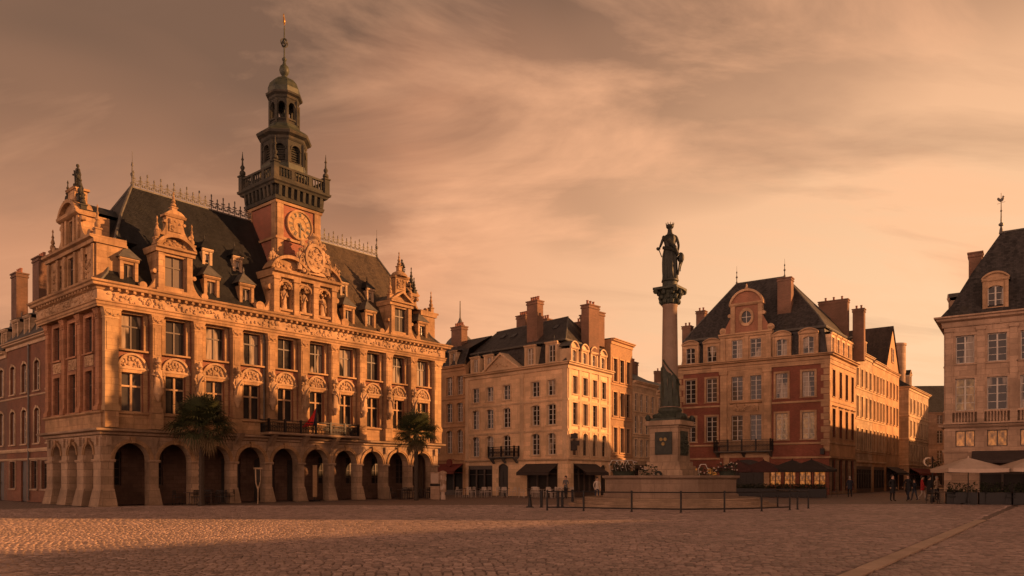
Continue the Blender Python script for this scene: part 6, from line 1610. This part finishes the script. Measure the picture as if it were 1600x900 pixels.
def table_me():
    def mk():
        a = MB(); a.lathe(0, 0, 0, [(.24, 0), (.22, .02), (.03, .05), (.03, .7), (.34, .71), (.35, .735), (.34, .745)], 14); return a.data('cafe_table', M_frame_d)
    return cached('table', mk)
M_white = plain('pale_wicker', (.52, .43, .35), .7, 0, .15, 8)
def terrace(spots, mat, where, grp, seed):
    rd = random.Random(seed)
    for i, (x, y) in enumerate(spots):
        o = link('cafe_table', table_me()); o.location = (x, y, .012); tag(o, 'small round cafe table ' + where, 'table', grp + ' tables')
        for k in range(3):
            an = rd.uniform(0, 6.28) if k == 0 else an + 2.1 + rd.uniform(-.3, .3)
            o = link('cafe_chair', chair_me(mat)); o.location = (x+.68*math.cos(an), y+.68*math.sin(an), .012); o.rotation_euler = (0, 0, an - math.pi/2 + rd.uniform(-.3, .3)); tag(o, 'cafe chair at a table ' + where, 'chair', grp + ' chairs')
terrace([PY(px, py) for px, py in ((828, 778), (842, 777), (856, 778.5), (870, 777.5), (884, 777))], M_white, 'under the cream house awning', 'cream house terrace', 1)
terrace([PY(px, py) for px, py in ((296, 789), (330, 788), (345, 787))], M_black, 'beside the palm before the left arches', 'left palm terrace', 2)
terrace([PY(px, py) for px, py in ((628, 780), (640, 779), (664, 779))], M_black, 'beside the palm at the right end of the arcade', 'right palm terrace', 3)
terrace([(k*1.45+26.4, 46.6-k*.55+(k % 2)*.9) for k in range(5)], M_black, 'under the beige parasols', 'stone house terrace', 4)
terrace([((px-800)/1180*66, 66+j) for px, j in ((1150, 0), (1180, -.6), (1210, -1.4), (1240, -2.2), (1268, -3))], M_black, 'under the dark parasols', 'red house terrace', 5)
terrace([PY(px, py) for px, py in ((728, 777.5), (752, 777.3), (790, 777.4))], M_white, 'before the shops left of the cream house door', 'cream house side terrace', 6)
# terrace screens
def screen(label, p, q, h_, grp, name='planter_box', plants=True):
    p = Vector(p); q = Vector(q); L_ = (q-p).length; t = thing(name, label, 'planter', (p.x, p.y, .012), (q-p), grp)
    a = MB(); a.bx(0, L_, -.2, .2, 0, .68); a.bx(-.02, L_+.02, -.22, .22, .68, .72); a.build('box', M_black, t)
    b = MB(); c = MB(); rd = random.Random(int(p.x*31))
    for i in range(int(L_*190)):
        pt = Vector((rd.uniform(0.05, L_-.05), rd.uniform(-.2, .2), .72 + rd.random()**1.5*(h_-.6)))
        d_ = Vector((rd.uniform(-1, 1), rd.uniform(-1, 1), rd.uniform(-.2, 1))).normalized()*.16; e_ = d_.cross(Vector((.3, .2, 1))).normalized()*.05
        b.face([pt, pt+d_*.5+e_, pt+d_, pt+d_*.5-e_])
    for i in range(int(L_*9)):
        u = rd.uniform(0.05, L_-.05); b.tube([(u, rd.uniform(-.1, .1), .5), (u+rd.uniform(-.08, .08), rd.uniform(-.1, .1), h_*.9)], .01, 3)
    b.build('leaves', M_leafd, t)
for i in range(4):
    k0 = i*1.75; screen(['dark planter box at the terrace corner next to the people', 'dark planter box second from the terrace corner', 'dark planter box in the middle of the beige parasol terrace', 'dark planter box close to the right picture edge'][i], (26.6+k0*.94, 46.3-k0*.34), (26.6+(k0+1.65)*.94, 46.3-(k0+1.65)*.34), 1.15, 'planter boxes of the right terrace')
for i in range(4):
    px0 = 1150 + i*34; Y = 64.5 - i*.9; x0 = (px0-800)/1180*Y; screen(['dark planter box of the red house terrace nearest the basin', 'dark planter box left of the middle of the red house terrace', 'dark planter box right of the middle of the red house terrace', 'dark planter box of the red house terrace nearest the corner'][i], (x0, Y), (x0+1.7, Y-.85), .95, 'planter boxes of the red house terrace')

# ================================================================== flag, lamp, panels, signs
fp = hall_pt(13.45, -1.02)
t = thing('flag', 'red and dark flag hanging from a pole on the town hall balcony', 'flag', (fp[0], fp[1], 4.615))
a = MB(); a.tube([(0, 0, 0), (.05, -.12, 1.9)], .025, 6); a.ball((.05, -.12, 1.94), .05); a.build('pole', M_frame_d, t)
M_flag = plain('red_flag_cloth', (.55, .03, .025), .8, 0, .12, 5); M_flagd = plain('dark_flag_cloth', (.02, .03, .05), .8, 0, .12, 5)
def cloth(u0, u1, nm, mt):
    a = MB(); rows = []
    for i in range(13):
        f_ = i/12; z = 1.85 - 1.25*f_; row = []
        for j in range(7):
            g_ = u0 + (u1-u0)*j/6; wd = .25 + 1.0*f_**1.3; row.append((.04 - g_*wd*.8, -.12 - .09*math.sin(g_*13+f_*2)*(.3+f_), z - g_*.34*(1-f_*.5)))
        rows.append(row)
    a.grid(rows, 0, True, False); a.build(nm, mt, t)
cloth(.28, 1, 'red_field', M_flag); cloth(0, .28, 'dark_field', M_flagd)
M_globe = plain('opal_globe', (.65, .52, .38), .3, 0, .05, 5)
p = P(1457, 784); t = thing('street_lamp', 'dark street lamp with a curved pale arm and a hanging flower basket by the terrace', 'street lamp', (p.x, p.y, .0))
a = MB(); a.lathe(0, 0, -.02, [(.12, 0), (.12, .3), (.06, .4), (.045, 2.9), (.06, 2.95), (.02, 3.1)], 10); a.build('pole', M_black, t)
a = MB(); a.ring(Fr((-.3, 0), (1, 0)), 0, 2.7, .24, .31, -.04, .04, 60, 300, 14); a.build('arm', M_globe, t)
a = MB(); rd = random.Random(8)
for i in range(110):
    pt = Vector((rd.gauss(.15, .22), rd.gauss(0, .15), 2.55+rd.gauss(0, .16))); d_ = Vector((rd.uniform(-1, 1), rd.uniform(-1, 1), rd.uniform(-1, .6))).normalized()*.16; e_ = d_.cross(Vector((.2, .1, 1))).normalized()*.05; a.face([pt, pt+d_*.5+e_, pt+d_, pt+d_*.5-e_])
a.build('foliage', M_leafd, t)
p = P(680, 780); t = thing('information_panel', 'tall double information panel standing at the right end of the arcade', 'notice board', (p.x, p.y, 0), RD)
a = MB(); a.bx(-.42, .42, -.06, .06, -.02, 2.05); a.build('cabinet', M_grim, t)
a = MB(); a.bx(-.36, .36, -.075, -.063, 1.22, 1.95); a.build('poster', M_canvas, t)
a = MB(); a.bx(-.44, .44, -.08, .08, 1.0, 1.16); a.build('band', M_black, t)
p = P(692, 780); t = thing('advertising_column', 'slim poster column with a pale foot next to the information panel', 'poster column', (p.x, p.y, 0))
a = MB(); a.lathe(0, 0, .55, [(.26, 0), (.26, 1.35), (.32, 1.38), (.3, 1.5), (.05, 1.62)], 14); a.build('drum', M_grim, t)
a = MB(); a.lathe(0, 0, -.02, [(.2, 0), (.2, .3), (.16, .34), (.16, .57)], 12); a.build('foot', M_canvas, t)
a = MB(); rd = random.Random(4)
for i in range(9):
    t0 = -math.pi/2 + rd.uniform(-1.2, 1.2); z0 = .6+rd.random()*1.0; rows = [[(.265*math.cos(t0+k*.12), .265*math.sin(t0+k*.12), z) for k in range(5)] for z in (z0, z0+.28)]; a.grid(rows, 0, False, False)
a.build('poster', M_canvas, t)
p = P(403, 787); t = thing('sign_post', 'forked bronze sign post with a dark panel before the fourth arch from the left', 'sign', (p.x, p.y, 0), HD)
a = MB(); a.tube([(0, 0, -.02), (0, 0, .9), (-.14, 0, 1.3), (-.17, 0, 2.15)], .045, 6); a.tube([(0, 0, .85), (.14, 0, 1.3), (.17, 0, 2.15)], .04, 6); a.bx(-.27, .27, -.05, .05, 2.15, 2.26); a.build('post', M_pale, t)
a = MB(); a.bx(-.13, .13, -.03, .03, 1.35, 2.1); a.build('panel', M_door, t)
p = P(492, 783); t = thing('banner_stand', 'narrow brown banner stand before the sixth arch from the left', 'banner', (p.x, p.y, 0), HD)
a = MB(); a.bx(-.16, .16, -.03, .03, .3, 2.5); a.build('banner', M_ochrebrick, t)
a = MB(); a.tube([(0, .05, -.02), (0, .05, 2.55)], .03, 6); a.bx(-.3, .3, -.2, .25, -.02, .06); a.bx(-.2, .2, .0, .06, 2.5, 2.56); a.build('pole', M_black, t)

# ================================================================== camera, sun, sky
cam = bpy.data.cameras.new('camera'); co = bpy.data.objects.new('camera', cam); COL.objects.link(co); scene.camera = co
co.location = (0, 0, 1.6); co.rotation_euler = (R(90), 0, 0); cam.sensor_width = 36; cam.lens = 1180/1600*36; cam.shift_y = 297/1600; cam.clip_end = 2000; cam.clip_start = .1
SA, SEL = R(3), math.atan(.22)      # sun: azimuth from +X towards +Y, elevation
sd = Vector((math.cos(SA)*math.cos(SEL), math.sin(SA)*math.cos(SEL), math.sin(SEL)))
sl = bpy.data.lights.new('sun', 'SUN'); sl.energy = 5.0; sl.angle = R(.55); sl.color = (1.0, .44, .155)
so = bpy.data.objects.new('sun', sl); COL.objects.link(so); so.rotation_euler = (-sd).to_track_quat('-Z', 'Y').to_euler(); so.location = (60, 20, 40)

CL1 = (57.35, (1.3, 1.5, 1), (7.5926, -1.9234, 0)); CL2 = (50, (1.2, 3.2, 1), (7, 1.7, 0)); CL3 = (55, (1.0, 3.0, 1), (13, 6.7, 0)); BACK = (2.85, 1.58, 1.12)
wd_ = bpy.data.worlds.new('World'); scene.world = wd_; wd_.use_nodes = True
nt = wd_.node_tree; nt.nodes.clear(); L = nt.links
out = N(nt, 'ShaderNodeOutputWorld'); tc = N(nt, 'ShaderNodeTexCoord')
sky = N(nt, 'ShaderNodeTexSky', sky_type='NISHITA'); sky.sun_disc = False; sky.sun_elevation = SEL; sky.sun_rotation = R(90) - SA; sky.air_density = 2.0; sky.dust_density = 5.0
bg1 = N(nt, 'ShaderNodeBackground'); L.new(mixc(nt, sky.outputs[0], (1.0, .55, .32), 1.0, 'MULTIPLY'), bg1.inputs[0]); bg1.inputs[1].default_value = .08
sep = N(nt, 'ShaderNodeSeparateXYZ'); L.new(tc.outputs['Generated'], sep.inputs[0])
def math_(op, a_, b_=None, clamp=False):
    n = N(nt, 'ShaderNodeMath', operation=op); n.use_clamp = clamp
    for i, v in enumerate((a_, b_)):
        if v is None: continue
        if isinstance(v, (int, float)): n.inputs[i].default_value = v
        else: L.new(v, n.inputs[i])
    return n.outputs[0]
dx, dy, dz = sep.outputs
zc = math_('ADD', math_('MAXIMUM', dz, 0.0), .38)
# glow towards the low sun, bright horizon band (colours are radiance as displayed)
dot = N(nt, 'ShaderNodeVectorMath', operation='DOT_PRODUCT'); L.new(tc.outputs['Generated'], dot.inputs[0]); dot.inputs[1].default_value = Vector((.62, 1.0, .20)).normalized()
gl = dot.outputs['Value']
ramp = N(nt, 'ShaderNodeValToRGB'); L.new(mapr(nt, dz, 0, .6, 0, 1), ramp.inputs[0]); cr_ = ramp.color_ramp
cr_.elements[0].position = .25; cr_.elements[0].color = (.84, .375, .19, 1); cr_.elements[1].position = 1; cr_.elements[1].color = (.50, .22, .125, 1)
e_ = cr_.elements.new(.62); e_.color = (.78, .335, .175, 1)
basec = mixc(nt, ramp.outputs[0], (1.0, .645, .375), math_('MULTIPLY', math_('POWER', mapr(nt, gl, .72, 1.0, 0, 1), 1.3), mapr(nt, dz, .15, .58, 1, .35)))
basec = mixc(nt, basec, (.56, .27, .15), mapr(nt, gl, .80, .45, 0, .7))
comb = N(nt, 'ShaderNodeCombineXYZ'); L.new(math_('DIVIDE', dx, zc), comb.inputs[0]); L.new(math_('DIVIDE', dy, zc), comb.inputs[1])
def clouds(rot, sc, loc, scale, detail, rough, dist):
    mp = N(nt, 'ShaderNodeMapping'); L.new(comb.outputs[0], mp.inputs[0]); mp.inputs['Rotation'].default_value = (0, 0, R(rot)); mp.inputs['Scale'].default_value = sc; mp.inputs['Location'].default_value = loc
    return noise_tex(nt, mp.outputs[0], scale, detail, rough, dist)
n1 = clouds(CL1[0], CL1[1], CL1[2], 1.0, 3, .45, .4)
thick = math_('ADD', n1, mapr(nt, dz, .20, .54, -.17, .18))
thick = math_('ADD', thick, math_('MULTIPLY', mapr(nt, gl, .97, .74, -.17, .20), mapr(nt, dz, .22, .44, .2, 1)))
c1 = mixc(nt, basec, (.150, .088, .060), math_('MULTIPLY', mapr(nt, thick, .47, .83, 0, 1), .88))
n2 = clouds(CL2[0], CL2[1], CL2[2], 1.3, 8, .6, .7)
n3 = clouds(CL3[0], CL3[1], CL3[2], 1.0, 8, .6, .6)
c2 = mixc(nt, c1, (1.08, .54, .29), math_('MULTIPLY', mapr(nt, n2, .48, .74, 0, .95), mapr(nt, gl, .50, .97, .30, .9)))
c2 = mixc(nt, c2, (.27, .15, .10), mapr(nt, n3, .50, .74, 0, .62))
c2 = mixc(nt, c2, (.10, .06, .045), mapr(nt, dz, .55, .85, 0, .85))
# added glow low in the sky behind the camera, fills the shaded facades
dot2 = N(nt, 'ShaderNodeVectorMath', operation='DOT_PRODUCT'); L.new(tc.outputs['Generated'], dot2.inputs[0]); dot2.inputs[1].default_value = Vector((-.55, -.83, 0)).normalized()
back = math_('MULTIPLY', mapr(nt, dot2.outputs['Value'], .05, .65, 0, 1), mapr(nt, dz, .48, .10, 0, 1))
c2 = mixc(nt, c2, BACK, back)
bg2 = N(nt, 'ShaderNodeBackground'); L.new(c2, bg2.inputs[0]); bg2.inputs[1].default_value = .615
mx = N(nt, 'ShaderNodeMixShader'); mx.inputs[0].default_value = .92; L.new(bg1.outputs[0], mx.inputs[1]); L.new(bg2.outputs[0], mx.inputs[2]); L.new(mx.outputs[0], out.inputs[0])

vs = scene.view_settings; vs.view_transform = 'Standard'; vs.look = 'None'; vs.gamma = 1; vs.use_curve_mapping = False; vs.exposure = .8
scene.render.engine = 'CYCLES'
cy = scene.cycles; cy.use_denoising = True; cy.max_bounces = 6; cy.diffuse_bounces = 3; cy.glossy_bounces = 3; cy.caustics_reflective = False; cy.caustics_refractive = False
try: cy.denoiser = 'OPENIMAGEDENOISE'
except Exception: pass
